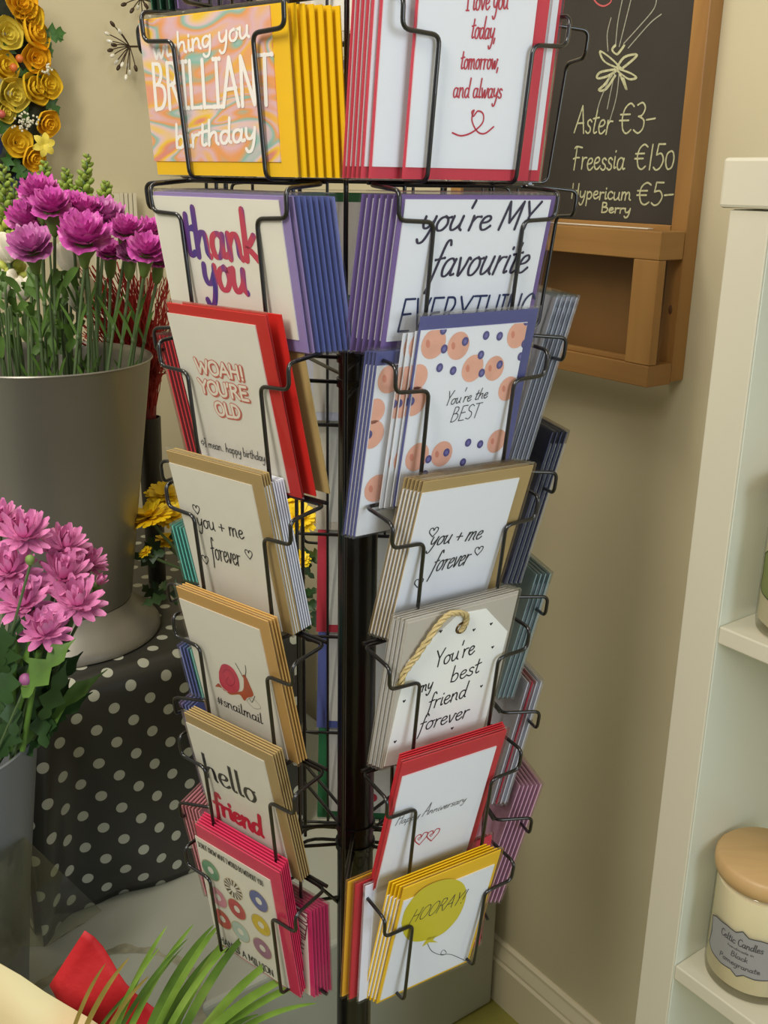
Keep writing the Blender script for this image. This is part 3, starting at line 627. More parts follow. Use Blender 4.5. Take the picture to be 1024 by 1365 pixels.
c = Pack('R', 3, **b6, label="peach and blueberry patterned card reading You're the BEST, slate blue envelope")
peaches(c)
c.text("You're the", (592, 541), (649, 530), .017, .0010, INK, slant=.3, lc=.8); c.text('BEST', (599, 563), (637, 556), .018, .0010, INK, slant=.25)
class _Q: pass
for i, (dn, ds, dz) in enumerate([(-.0045, -.004, -.001), (-.009, -.010, -.003), (-.0135, -.014, -.004)]):
    cc = Pack('R', 3, **b6 | dict(dn=dn, ds=ds, dz=dz, env=None, sleeve=CLEAR), label=f'peach patterned card, {ORD[i+1]} from the front behind the best card', group='cards filed behind the best card')
    mo = c.px; off = c.inv
    # same print carried over from the front card
    for ch in list(c.card.children):
        if ch.name.split('.')[0] in ('peaches', 'blueberries'):
            d = ch.copy(); sc.collection.objects.link(d); d.parent = cc.card
cc = Pack('R', 3, **b6 | dict(dn=-.030, ds=-.036, dz=-.040, sleeve=CLEAR), label='peach patterned card sunk lowest at the back left, behind the best card', group='cards filed behind the best card')
for ch in list(c.card.children):
    if ch.name.split('.')[0] in ('peaches', 'blueberries', 'peach_shading'):
        d = ch.copy(); sc.collection.objects.link(d); d.parent = cc.card
for i in range(3):
    Pack('R', 3, **b6 | dict(dn=-.034-.0045*i, ds=-.038-.002*i, dz=-.040, card=PAPER), label=f'plain edged card, {ORD[i+2]} behind the sunken peach card', group='cards filed behind the best card')
# T4 left & right: you + me forever
def youme(c, L):
    if L:
        c.text('you + me', (264, 701), (326, 719), .024, .0020, INK, nib=.3, slant=.1); c.text('forever', (283, 744), (322, 755), .032, .0020, INK, nib=.3, slant=.15)
        for h in ((262, 679), (274, 746), (332, 739)): c.heart(h, .0068, .0014, INK)
    else:
        c.text('you + me', (571, 728), (640, 718), .024, .0020, INK, nib=.3, slant=.25); c.text('forever', (573, 763), (622, 752), .030, .0020, INK, nib=.3, slant=.25)
        for h in ((578, 709), (638, 734), (558, 777)): c.heart(h, .0068, .0014, INK)
b7 = dict(sc_=-.012, w=.165, h=.222, cw=.146, ch=.206, cx=-.0085, cy=0, env='kraft') | POR
c = Pack('L', 4, **b7 | dict(card=CREAM), label='white you + me forever card in kraft envelope, on the left side of the rack'); youme(c, 1)
stackup('L', 4, c, 1, b7, [dict(cw=.146)]*3+[dict(env='white', h=.208, cw=None)]*5, .0046, -.0006, what='left you and me card', cx=.0085)
b8 = dict(sc_=-.001, w=.162, h=.224, cw=.143, ch=.210, cx=-.009, cy=0, env='kraft', skew=-.02) | POR | dict(nt=.262, nb=.200)
c = Pack('R', 4, **b8, label='white you + me forever card in kraft envelope, on the right side of the rack'); youme(c, 0)
stackup('R', 4, c, 1, b8, ['kraft']*5, .0048, -.0018, what='right you and me card', cx=-.0095)
# T5 left: snail
b9 = dict(sc_=-.006, w=.166, h=.223, cw=.147, ch=.206, cx=-.008, cy=0, env='orange_kraft') | POR
c = Pack('L', 5, **b9 | dict(card=CREAM), label='cream card with a pink shelled snail and the word snailmail, orange kraft envelope')
SH = mat('snail_shell_print', (206, 56, 86), .5, var=.12, vscale=90); BO = mat('snail_body_print', (186, 84, 50), .5, var=.1, vscale=90)
c.shape([(287, 915), (292, 911), (300, 921), (314, 922), (324, 920), (325, 905), (323, 901), (327, 900), (334, 915), (338, 927), (330, 930), (326, 934), (320, 926), (312, 926), (306, 925), (296, 917)], BO, 'snail_body')
c.shape([(292, 896), (296, 886), (304, 886), (313, 894), (319, 908), (318, 921), (308, 923), (298, 917), (293, 908)], SH, 'snail_shell', z=.0003)
c.line([(298, 896), (303, 892), (311, 899), (313, 910), (307, 914), (302, 908), (305, 902)], .0012, mat('shell_line_print', (170, 40, 66), .6), z=.0004)
c.line([(324, 902), (319, 893), (314, 884)], .0012, INK); c.line([(327, 902), (328, 894), (327, 887)], .0012, INK)
c.line([(329, 934), (336, 930), (348, 943), (339, 944), (329, 934)], .0008, mat('grey_pencil_print', (170, 165, 155), .7)); c.line([(333, 931), (336, 936), (340, 928)], .0010, INK)
c.text('#snailmail', (291, 937), (351, 965), .018, .0018, INK, nib=.3, slant=.1)
stackup('L', 5, c, 1, b9, ['orange_kraft']*3, .0052, -.0002, what='snail card', cw=None)
# T5 right: tag card
b10 = dict(sc_=-.006, w=.172, h=.230, env='clear_grey') | POR | dict(nt=.254, nb=.205, dzt=.234, dzb=.007)
c = Pack('R', 5, **b10, label='tag shaped white card with twine through its eyelet, best friend forever', cw=.168, ch=.226, cx=0, cy=0, card=mat('grey_backing_card', (196, 189, 176), .5))
TAGP = [(503, 1024), (541, 886), (545, 880), (612, 818), (648, 811), (676, 841), (640, 985), (632, 1000)]
mb = MB(); L = [c.px(*q) for q in TAGP]; L = [(max(-c.cw/2+.001, x), y) for x, y in L]; a_ = sum(L[i][0]*L[(i+1) % 8][1]-L[(i+1) % 8][0]*L[i][1] for i in range(8))
if a_ < 0: L = L[::-1]
n8 = len(L); mb.add([(x, y, .0010) for x, y in L]+[(x, y, .0019) for x, y in L], [tuple(range(n8-1, -1, -1)), tuple(range(n8, 2*n8))]+[(i, (i+1) % n8, n8+(i+1) % n8, n8+i) for i in range(n8)])
mb.build('tag', mat('white_tag_card', (240, 242, 238), .5), c.card)
z_ = .0010
for s_, a, b, sz in (("You're", (577, 890), (631, 870), .026), ('my', (557, 923), (575, 917), .020), ('best', (598, 910), (638, 895), .026), ('friend', (568, 946), (620, 928), .026), ('forever', (556, 975), (622, 955), .026)):
    c.text(s_, a, b, sz, .0020, INK, slant=.1, z=z_)
for h in ((587, 841), (631, 839), (654, 831), (656, 862), (641, 914), (602, 970), (538, 934), (526, 988)):
    x, y = c.px(*h); r = .0018; c.pr(MB().poly([(x, y-r), (x-r, y+r*.3), (x-r*.6, y+r), (x, y+r*.5), (x+r*.6, y+r), (x+r, y+r*.3)]), 'heart', INK, z_)
ex, ey = c.px(614, 836)
MBe = MB(); MBe.tube([(ex+.0052*math.cos(k*math.pi/8), ey+.0052*math.sin(k*math.pi/8), .0021) for k in range(16)], .0011, 6, closed=True); MBe.build('eyelet', mat('brass_eyelet', (120, 100, 70), .35, 1), c.card)
tw = [(612, 840), (618, 829), (618, 817), (606, 813), (592, 816), (578, 831), (562, 855), (548, 877), (538, 893), (531, 915)]
TP = [V((*c.px(*q), .003+.0035*math.sin(math.pi*min(i, 8)/8))) for i, q in enumerate(tw)]
TP2 = cr([(p.x, p.y) for p in TP], 6); zz = [TP[min(9, int(i/6))].z for i in range(len(TP2))]
core = [V((p[0], p[1], zz[i])) for i, p in enumerate(TP2)]
twb = MB()
for ph in (0, 2.1, 4.2):
    pts = []
    for i, p in enumerate(core):
        t = (core[min(i+1, len(core)-1)]-core[max(i-1, 0)]).normalized(); a = V((-t.y, t.x, 0)).normalized(); wd = .0016*(1+.25*i/len(core))
        pts.append(p+a*wd*math.cos(i*.75+ph)+V((0, 0, 1))*wd*.8*math.sin(i*.75+ph))
    twb.tube(pts, .00135, 6)
twb.build('twine', mat('jute_twine', (192, 172, 120), .8, bump=.3, bscale=900, var=.15, vscale=300), c.card)
stackup('R', 5, c, 1, b10, ['clear_grey']*3, .0055, -.0022, what='tag card', cw=.168, ch=.226, card=PAPER)
# T6 left: hello friend
b11 = dict(sc_=-.003, w=.166, h=.222, cw=.148, ch=.206, cx=-.009, cy=0, env='kraft') | POR
c = Pack('L', 6, **b11 | dict(card=CREAM), label='white card with black hello above red brushed friend, kraft envelope')
c.text('hello', (275, 1035), (345, 1073), .046, .0062, INK, nib=.72, slant=0); c.text('friend', (287, 1081), (352, 1116), .040, .0075, mat('red_brush_ink', (206, 38, 66), .5), nib=.3, slant=.12)
stackup('L', 6, c, 1, b11, ['kraft']*4, .0048, -.0008, what='hello friend card', cw=None)
# T6 right: anniversary
b12 = dict(sc_=-.018, w=.166, h=.232, cw=.150, ch=.206, cx=-.004, cy=.003, env='red', skew=-.03) | POR | dict(nt=.258, nb=.203, dzt=.226, dzb=-.005)
c = Pack('R', 6, **b12, label='white Happy Anniversary card with two red hearts, red envelope')
c.text('Happy Anniversary', (526, 1101), (620, 1068), .021, .0008, INK, slant=.3, lc=.55)
for h in ((561, 1118), (577, 1113)): c.heart(h, .011, .0016, INKR); c.heart((h[0]-2, h[1]), .0028, .0010, INKR)
stackup('R', 6, c, 1, b12, ['red']*4, .0046, .0022, what='anniversary card', cw=None)
# T7 left: donuts
b13 = dict(sc_=.001, w=.164, h=.232, cw=.148, ch=.205, cx=-.012, cy=.004, env='pink') | POR | dict(nt=.250, nb=.212, dzt=.228, dzb=-.004)
c = Pack('L', 7, **b13 | dict(card=CREAM), label='cream card printed with nine coloured ring doughnuts, pink envelope')
c.text('DONUT KNOW WHAT I WOULD DO WITHOUT YOU', (265, 1128), (352, 1181), .0095, .0010, INK, slant=0)
def donut(x, y, col, r=.0175, hole=.0062, stripes=False, nm='doughnut_print'):
    X, Y = c.px(x, y); r *= S; hole *= S; mb = MB(); vs = []; fs = []; n = 28
    for k in range(n):
        a = 2*math.pi*k/n; j = 1+.03*math.sin(3*a+x)
        vs += [(X+r*j*math.cos(a), Y+r*j*math.sin(a), 0), (X+hole*math.cos(a), Y+hole*math.sin(a), 0)]
    for k in range(n):
        if stripes and k % 2: continue
        q = (k+1) % n; fs.append((2*k, 2*q, 2*q+1, 2*k+1))
    c.pr(mb.add(vs, fs), nm, mat('doughnut_%d_%d_%d' % col, col, .5, var=.08, vscale=120))
    rg = MB(); ribbon(rg, [(X+(r+.0004)*math.cos(2*math.pi*k/24), Y+(r+.0004)*math.sin(2*math.pi*k/24)) for k in range(25)], .0007); c.pr(rg, 'doughnut_rim_print', mat('pale_rim_print', (200, 180, 140), .6), z=.0003)
donut(281, 1160, (110, 160, 126)); donut(311, 1185, (92, 78, 58), stripes=True); donut(345, 1201, (98, 110, 168)); donut(291, 1196, (218, 150, 166)); donut(316, 1212, (196, 84, 88)); donut(348, 1233, (216, 190, 50))
donut(297, 1225, (200, 90, 84)); donut(321, 1242, (188, 206, 196)); donut(350, 1264, (170, 124, 150))
c.text('THANKS A MILLION', (290, 1252), (366, 1302), .013, .0015, INK, slant=0, jit=.06)
stackup('L', 7, c, 1, b13, ['pink']*5, .0052, -.0022, what='doughnut card', cw=None)
# landscape thank-you packs behind at the right
b14 = dict(sc_=.034, w=.150, h=.150, nt=.188, nb=.180, dzt=.172, dzb=-.012, cw=.11, ch=.145, cx=.012, cy=0, env='hot_pink')
for i in range(6):
    cc = Pack('L', 7, **b14 | dict(ds=.0016*i-.017, dn=-.0048*i+.013, card=CREAM), label=f"hot pink enveloped million thanks card {'foremost' if i == 0 else ORD[i]} in the low pile right of the doughnut card", group='low pink pile beside the doughnut card')
    if i == 0:
        c = cc; L1 = c.px(396, 1318); L2 = c.px(410, 1216)
        c.pr(text_mb('THANKS A MILLION', (L1[0]+.002, L1[1]+.004), (L2[0]+.002, L2[1]), .024*S, .0020*S, 0, 0, z=0), 'lettering', mat('wine_ink', (120, 36, 60), .6))
# T7 right: hooray
b15 = dict(sc_=-.012, w=.162, h=.226, cw=.152, ch=.196, cx=-.001, cy=.006, env='yellow', skew=-.03) | POR | dict(nt=.256, nb=.207, dzt=.216, dzb=-.008)
c = Pack('R', 7, **b15, label='white card with a yellow balloon reading HOORAY!, yellow envelope')
BAL = mat('yellow_balloon_print', (214, 200, 40), .5)
c.shape([(535, 1231), (541, 1211), (560, 1187), (585, 1174), (606, 1172), (619, 1180), (621, 1197), (611, 1222), (592, 1243), (572, 1252), (552, 1255), (540, 1248)], BAL, 'balloon')
c.shape([(571, 1249), (582, 1247), (577, 1253), (584, 1256), (572, 1256), (563, 1262), (566, 1256)], BAL, 'balloon_knot', smooth=False)
c.text('HOORAY!', (544, 1232), (616, 1203), .024, .0013, INK, slant=.3)
c.line([(570, 1258), (576, 1268), (589, 1273), (595, 1270), (591, 1266), (588, 1272), (600, 1272), (613, 1277), (621, 1281)], .0009, INK, 'balloon_string')
stackup('R', 7, c, 1, b15, ['yellow']*4, .0050, -.0022, what='hooray card', cx=-.004, cw=.152)
bb = dict(w=.155, h=.200, nt=.205, nb=.192, dzt=.190, dzb=-.004, cw=.14, ch=.185, cx=.006, cy=.006)
for i, (e, l) in enumerate((('white', 'plain white enveloped card standing low behind the hooray cards'), ('red', 'red enveloped card standing low behind the hooray cards, left edge showing'), ('gold', 'golden yellow enveloped card rearmost and leftmost behind the hooray cards'))):
    Pack('R', 7, **bb | dict(sc_=(-.035, -.044, -.050)[i], dn=-.010*i, env=e, card=PAPER), label=l)
Pack('R', 7, sc_=.022, env='rose', label='rose enveloped card peeping out right of the hooray card', **bb | dict(dn=.002, cw=.14, ch=.17, cx=-.004, cy=.012))
# T0: pockets above the frame
b16 = dict(sc_=.005, w=.20, h=.15, nt=.24, nb=.228, dzt=.16, dzb=.008, cw=.19, ch=.146, cx=0, cy=.002, env='pale_pink')
Pack('L', 0, **b16 | dict(card=mat('peach_wash_print', (226, 196, 160), .5)), label='pinkish card in the topmost left pocket, only its bottom edge in view')
for i, e in enumerate(['dark_green', 'dark_green', 'dark_green', 'purple']): Pack('S', 0, **b16 | dict(env=e, dn=-.012*i, cw=None, dz=.0), label=f"{e.replace('_', ' ')} envelope card, {['foremost', 'second', 'third', 'rearmost'][i]} in the topmost far left pocket", group='cards in the topmost far left pocket')
Pack('R', 0, **b16 | dict(sc_=0, env='rose', w=.17, dzb=.012), label='rose card in the topmost right pocket, out of view but for its foot')
# ---- side faces
def fill(face, t, envs, word, base, dn=.0065, cardm=PAPER):
    for i, e in enumerate(envs):
        Pack(face, t, dn=-dn*i, ds=.001*i, env=e, card=cardm, label=f"{e.replace('_', ' ')} enveloped card, {'foremost' if i == 0 else ORD[i]} in the {word}", group='cards in the '+word, **base)
PB = dict(sc_=0, w=.163, h=.223, cw=.147, ch=.205, cx=0, cy=0) | POR | dict(nt=.272, nb=.214)
LB = dict(sc_=0, w=.205, h=.160, nt=.240, nb=.222, dzt=.166, dzb=.002, cw=.19, ch=.148, cx=0, cy=.002)
for t, e, wd in ((3, ['silver']*5, 'third pocket of the far right side, clear sleeves'),
                 (4, ['navy']*4, 'fourth pocket of the far right side'), (5, ['aqua']*4, 'fifth pocket of the far right side'), (6, ['white', 'white', 'rose', 'white'], 'sixth pocket of the far right side'), (7, ['mauve']*6, 'lowest pocket of the far right side')):
    if t == 7: fill('T', t, e, wd, PB | dict(h=.212, dzt=.208, cw=None))
    elif t < 3: fill('T', t, e, wd, LB)
    else: fill('T', t, e, wd, PB | (dict(cw=.158, ch=.207) if t == 4 else dict(cw=.155, ch=.210) if t == 3 else dict(h=.196, dzt=.193, nt=.262, cw=.155, ch=.18) if t == 5 else dict(h=.205, dzt=.202, nt=.260, cw=.155, ch=.20) if t == 6 else {}))
for t, e, wd in ((1, ['ivory']*2, 'first pocket of the far left side'), (2, ['ivory']*2, 'second pocket of the far left side'), (3, ['red']*5, 'third pocket of the far left side'), (4, ['teal']*4, 'fourth pocket of the far left side'),
                 (5, ['periwinkle', 'blue', 'blue', 'teal'], 'fifth pocket of the far left side'), (6, ['lilac', 'periwinkle', 'periwinkle', 'blue'], 'sixth pocket of the far left side'), (7, ['pale_pink']*6, 'lowest pocket of the far left side')):
    if t < 3: fill('S', t, e, wd, LB | dict(w=.15, cw=.14))
    else: hh = {3: .160, 4: .080, 5: .075, 6: .150, 7: .160}[t]; fill('S', t, e, wd, PB | dict(sc_={3: .016, 4: .036, 5: .034, 6: .012, 7: .022}[t], h=hh, dzt=hh*.97, nt=.214+hh*.22, cw=None, w=.152))
# ---- back face, seen from behind through the middle of the rack
for t, e, wd, wide in ((0, 'ivory', 'topmost', 1), (1, 'blue', 'first', 1), (2, 'green', 'second', 1), (3, 'white', 'third', 1), (4, 'ivory', 'fourth', 0), (5, 'rose', 'fifth', 0), (6, 'blue', 'sixth', 0), (7, 'green', 'lowest', 0)):
    bs = (LB | dict(nt=.236, nb=.210)) if wide else (PB | dict(nt=.246, nb=.208, dzt=.218)); bs = dict(bs)
    hh = bs['h']; bs.update(cw=bs['w']-.034, ch=hh-.026, cy=.013)
    c = Pack('B', t, dn=-.016, env=e, card=CREAM, rev=True, label=f'card with {e} border seen from behind in the {wd} pocket of the far side', **bs)
    if t in (2, 5, 7):
        x, y = (.012, .020) if t > 2 else (.006, .062)
        mb = MB(); mb.poly([(x+.0055*math.cos(k*.4), y+.0055*math.sin(k*.4)) for k in range(16)]); c.pr(mb, 'red_stamp', INKR)
        if t > 2: mb = MB(); [mb.poly([(x-.006, y-.012-i*.002), (x+.010, y-.012-i*.002), (x+.010, y-.0125-i*.002), (x-.006, y-.0125-i*.002)]) for i in range(4)]; c.pr(mb, 'small_print', INK)
    Pack('B', t, dn=.002, env=e, label=f'{e} enveloped card facing away in the {wd} pocket of the far side', **bs | dict(cw=None))

# ================================================================ CANDLES ON THE SHELVES
GLASS = film('clear_jar_glass', (252, 252, 250), gloss=.05, rough=.03, wrinkle=0)
WAX = mat('cream_wax', (242, 232, 196), .5); _w = WAX.node_tree.nodes['Principled BSDF']; _w.inputs['Subsurface Weight'].default_value = .3; _w.inputs['Subsurface Radius'].default_value = (.02, .015, .008)
LIDW = ramp_mat('beech_lid_wood', [(.25, (190, 154, 104)), (.6, (202, 168, 116)), (.85, (212, 180, 130))], (6, 40, 6), .45, dist=1.2, bump=.03)
GREYL = mat('grey_paper_label', (150, 150, 150), .5); GREYD = mat('dark_grey_label_ink', (70, 70, 74), .6)
def candle(n, d, z, rj, hj, label, lab=None, ang=0):
    c = W(n, d, z); t = empty('jar_candle', c, label=label, cat='candle')
    t.rotation_euler.z = ang
    def p(name, mb, m): return mb.build(name, m, t)
    p('glass_jar', MB().lathe([(.0001, .0005), (rj-.006, .0005), (rj-.001, .003), (rj, .009), (rj, hj-.006), (rj-.001, hj-.002), (rj-.003, hj)], 64), GLASS)
    p('wax', MB().lathe([(.0001, .0085), (rj-.006, .0085), (rj-.0018, .0125), (rj-.0018, hj-.006), (rj-.006, hj-.005), (.0001, hj-.005)], 64), WAX)
    p('wick', MB().tube([(0, 0, hj-.006), (.001, 0, hj-.001)], .0012, 6), mat('white_wick', (230, 225, 210), .8))
    p('lid', MB().lathe([(.0001, hj+.0005), (rj-.002, hj+.0005), (rj+.0022, hj+.003), (rj+.0035, hj+.010), (rj+.003, hj+.019), (rj-.0005, hj+.0225), (.0001, hj+.0235)], 64), LIDW)
    return t
def wrapc(mb, rj, z0, a0):
    mb.v = [V(((rj+q.z)*math.cos(a0+q.x/rj), (rj+q.z)*math.sin(a0+q.x/rj), z0+q.y)) for q in mb.v]; return mb
RJ, HJ = .050, .127
c1 = candle(-.860, -.4795, .6375, RJ, HJ, 'cream wax jar candle with a beech lid and grey label, lower shelf')
la = math.atan2(-(c1.location.y-0), -(c1.location.x))-.28   # label faces the room
def plaque(sx, sy, inset=0):
    P = [(-1, .62), (-.80, .80), (-.42, .88), (-.16, .84), (0, 1.02), (.16, .84), (.42, .88), (.80, .80), (1, .62), (.93, 0), (1, -.62), (.80, -.80), (.42, -.88), (.16, -.84), (0, -1.02), (-.16, -.84), (-.42, -.88), (-.80, -.80), (-1, -.62), (-.93, 0)]
    return [(x*(sx-inset), y*(sy-inset)) for x, y in P]
def dense(P, n=6):
    o = []
    for i in range(len(P)):
        a, b = P[i], P[(i+1) % len(P)]; o += [(a[0]+(b[0]-a[0])*k/n, a[1]+(b[1]-a[1])*k/n) for k in range(n)]
    return o
def strip_label(sx, sy, z):   # label body as vertical strips so it can bend round the jar
    P = dense(plaque(sx, sy), 8); mb = MB(); N = 40; rows = []
    for i in range(N+1):
        x = -sx*.995+2*sx*.995*i/N; ys = []
        for k in range(len(P)):
            a, b = P[k], P[(k+1) % len(P)]
            if (a[0]-x)*(b[0]-x) <= 0 and a[0] != b[0]: ys.append(a[1]+(b[1]-a[1])*(x-a[0])/(b[0]-a[0]))
        rows.append((x, min(ys), max(ys)))
    vs = []
    for x, a, b in rows: vs += [(x, a, z), (x, b, z)]
    mb.add(vs, [(2*i, 2*i+2, 2*i+3, 2*i+1) for i in range(N)], True); return mb
lb = wrapc(strip_label(.043, .0275, .0004), RJ, .058, la).build('label', GREYL, c1)
bd = MB(); ribbon(bd, dense(plaque(.043, .0275), 6)+[plaque(.043, .0275)[0]], .0012, z=.0006); wrapc(bd, RJ, .058, la).build('label_border', GREYD, lb)
for s_, x0, x1, y, sz, w_ in (('Celtic Candles', -.024, .022, .0095, .0085, .0009), ('handmade in', -.014, .014, .0030, .0030, .0004), ('Black', -.009, .009, -.0065, .0062, .0007), ('Pomegranate', -.022, .022, -.0165, .0062, .0007)):
    wrapc(text_mb(s_, (x0, y), (x1, y), sz, w_, .2 if sz > .008 else 0, .1, z=.0007), RJ, .058, la).build('lettering', GREYD, lb)
c2 = candle(-.860, -.476, 1.0415, .050, .127, 'cream wax jar candle with a green label, at the right edge on the upper shelf')
la2 = math.atan2(-c2.location.y, -c2.location.x)-.75
GRN = mat('olive_green_label', (112, 122, 66), .5)
lb = wrapc(strip_label(.030, .026, .0004), RJ, .062, la2+.1).build('label', GRN, c2)
bd = MB(); ribbon(bd, dense(plaque(.030, .026), 6)+[plaque(.030, .026)[0]], .0012, z=.0006); wrapc(bd, RJ, .062, la2+.1).build('label_border', mat('dark_olive_ink', (60, 66, 36), .6), lb)

# ================================================================ GREY BUCKET OF CARNATIONS
def rnd(a, b): return random.uniform(a, b)
f0 = atz(96, 893, TZ); hd = V((f0.x, f0.y, 0)).normalized(); BC = f0+hd*.150; BC.z = TZ
zr = aty(203, 480, BC.y).z; RB = (aty(203, 480, BC.y)-aty(62, 480, BC.y)).length; hb = zr-TZ
BUCK = mat('brushed_grey_metallic_plastic', (146, 143, 134), .40, metal=.6, var=.05, vscale=4)
bk = empty('flower_bucket', BC, label='tall brushed grey bucket on a flared foot, standing on the spotted table', cat='bucket')
MB().lathe([(.0001, .001), (.146, .001), (.150, .004), (.150, .010), (.143, .020), (.124, .036), (.111, .050), (.106, .060), (.0001, .060)], 72).build('foot', BUCK, bk)
MB().lathe([(.0001, .061), (.1055, .061), (.107, .064), (.125, hb*.45), (RB-.004, hb-.004), (RB, hb), (RB-.001, hb+.002), (RB-.004, hb), (RB-.0075, hb-.01), (.121, hb*.45), (.104, .075), (.0001, .075)], 72).build('body', BUCK, bk)
MAG = ramp_mat('magenta_carnation_petal', [(.3, (178, 58, 148)), (.5, (206, 84, 178)), (.7, (226, 134, 200))], (90, 90, 90), .65)
MAGL = ramp_mat('pale_magenta_carnation_petal', [(.3, (180, 90, 160)), (.55, (206, 120, 186)), (.75, (232, 190, 220))], (70, 70, 70), .65)
GRE = mat('calyx_green', (112, 138, 70), .55, var=.1, vscale=60); STEM = mat('stem_green', (84, 106, 66), .55, var=.15, vscale=30); LEAF = mat('dark_leaf_green', (44, 74, 34), .5, var=.2, vscale=30); LEAF2 = mat('fresh_leaf_green', (84, 118, 48), .5, var=.2, vscale=30)
def basis(up):
    up = up.normalized(); a = up.orthogonal().normalized(); return M.Translation((0, 0, 0)) @ M(((a.x, up.cross(a).x, up.x, 0), (a.y, up.cross(a).y, up.y, 0), (a.z, up.cross(a).z, up.z, 0), (0, 0, 0, 1)))
def ruffle(c, r, up, seed):
    rd = random.Random(seed); mw = basis(up); mb = MB(); n = 96
    for L, (r0, z1, z0) in enumerate(((1.0, .22, -.28), (.98, .48, -.25), (.84, .68, -.2), (.62, .82, -.1), (.36, .92, 0))):
        ph = [rd.uniform(0, 6.3) for _ in range(4)]; vs = []; fs = []
        for j in range(5):
            t = j/4
            for k in range(n):
                a = 2*math.pi*k/n; rf = t*t*(.10*math.sin(6*a+ph[0])+.085*math.sin(13*a+ph[1])+.025*math.sin(19*a+ph[2]))
                rr = r*r0*(t**.7)*(1+rf*.45+.06*math.sin(3*a+ph[3])); z = r*(z0+(z1-z0)*t**.8+rf*.8-(.18*t**4 if L == 0 else 0))
                vs.append(V(c)+mw.to_3x3() @ V((rr*math.cos(a), rr*math.sin(a), z)))
        fs = [(j*n+k, j*n+(k+1) % n, (j+1)*n+(k+1) % n, (j+1)*n+k) for j in range(4) for k in range(n)]
        mb.add(vs, fs, True)
    return mb
def arc(a, b, bend, n=10):
    a, b = V(a), V(b); m = (a+b)/2+V(bend); return [a*(1-t)**2+m*2*t*(1-t)+b*t*t for t in [i/n for i in range(n+1)]]
def blade(pts, w, nrm=(0, -1, 0), fold=.25):
    """a long leaf along pts, tapering, folded on its midrib"""
    mb = MB(); n = len(pts); vs = []
    for i, p in enumerate(pts):
        t = i/(n-1); ww = w*(math.sin(math.pi*min(1, .12+t*.88))**.6)*.5; tg = (pts[min(i+1, n-1)]-pts[max(i-1, 0)]).normalized()
        s = tg.cross(V(nrm)); s = s.normalized() if s.length > .01 else V((1, 0, 0)); up = s.cross(tg)
        vs += [p-s*ww+up*ww*fold, p, p+s*ww+up*ww*fold]
    return mb.add(vs, [(3*i+k, 3*i+k+1, 3*i+k+4, 3*i+k+3) for i in range(n-1) for k in (0, 1)], True)
car = [(53, 261, 24, -.02), (69, 278, 24, -.05), (38, 296, 25, 0), (42, 331, 26, -.09), (94, 281, 22, .02), (113, 286, 22, .01), (113, 319, 31, -.09), (138, 292, 25, .03), (168, 309, 20, -.02), (198, 310, 17, .04), (174, 340, 16, -.03), (195, 336, 22, -.05), (147, 338, 16, 0), (212, 348, 14, .02)]
names_c = ['topmost magenta carnation at the left of the bucket', 'magenta carnation just under the topmost bloom', 'magenta carnation seen from the side near the left edge', 'pale lilac carnation lowest at the left', 'small magenta carnation between the top blooms', 'magenta carnation left of the bucket middle, turned up',
 'broad magenta carnation, the largest and frontmost', 'pink carnation high in the middle right', 'magenta carnation showing its round green calyx, right of middle', 'magenta carnation at the far right top', 'small lilac carnation low on the right', 'pink carnation low beside the thank you card', 'half hidden mauve carnation under the broad one', 'small dark pink carnation touching the thank you card']
for i, (x, y, r, dd) in enumerate(car):
    Y = BC.y+dd; p = aty(x, y, Y); rm = r*.00104*Y/1.5*1.15
    base = BC+V(((p.x-BC.x)*.55+rnd(-.02, .02), (p.y-BC.y)*.6+rnd(-.05, .05), hb*.55)); up = V((p.x-base.x, (p.y-base.y)-.10, (p.z-base.z)*1.0)).normalized()
    t = empty('carnation', base, label=names_c[i], cat='flower')
    L = lambda q: V(q)-base
    ruffle(L(p), rm, up+V((0, -.25, 0)), i*7+1).build('bloom', MAGL if i in (3, 7, 10) else MAG, t)
    cb_ = L(p)-up*rm*.25; q = cb_-up*.030
    MB().tube([cb_+up*.004, cb_-up*.004, cb_-up*.018, q, q-up*.004], [rm*.42, rm*.46, .0085, .0055, .002], 14).build('calyx', GRE, t)
    stp = arc(q, (0, 0, 0), (rnd(-.01, .01), rnd(-.01, .01), 0), 14); MB().tube(stp, .0024, 8).build('stem', STEM, t)
    for k in (4, 8):
        nd = stp[k]; MB().ell(nd, .0034, .0034, .005).build('node', STEM, t)
        for sg in (-1, 1): blade([nd+V((sg*.004*j, -.002*j, .014*j-.0008*j*j)) for j in range(6)], .0045).build('leaf', LEAF2, t)
# bare stems and leafage between the carnations
gr = MB(); rs = random.Random(3)
for i in range(34):
    x0 = rs.uniform(-40, 150); top = aty(x0+rs.uniform(-14, 14), rs.uniform(330, 430), BC.y+rs.uniform(-.10, .10)); b = BC+V(((x0-62)*.00095, rs.uniform(-.1, .08), hb*.5)); 
    if (b-BC).xy.length > RB*.8: b = BC+(b-BC).normalized()*RB*.5; b.z = BC.z+hb*.5
    gr.tube(arc(b, top, (rs.uniform(-.01, .01), 0, 0), 8), .0019, 6)
go = gr.build('flower_stems', STEM); tag(go, 'tangle of bare green stems filling the grey bucket', 'stems', kind='stuff')
lf = MB()
for i in range(90):
    x0 = rs.uniform(-30, 110); p = aty(x0, rs.uniform(370, 480), BC.y+rs.uniform(-.06, .10)); d = V((rs.uniform(-.6, .6), rs.uniform(-.4, .4), 1)).normalized()*rs.uniform(.03, .06)
    v_ = blade([p+d*t+V((0, 0, -.02*t*t)) for t in [j/6 for j in range(7)]], .012); lf.add(v_.v, v_.f, True)
tag(lf.build('leafage', LEAF2), 'loose green leafage low in the left of the grey bucket', 'leaves', kind='stuff')
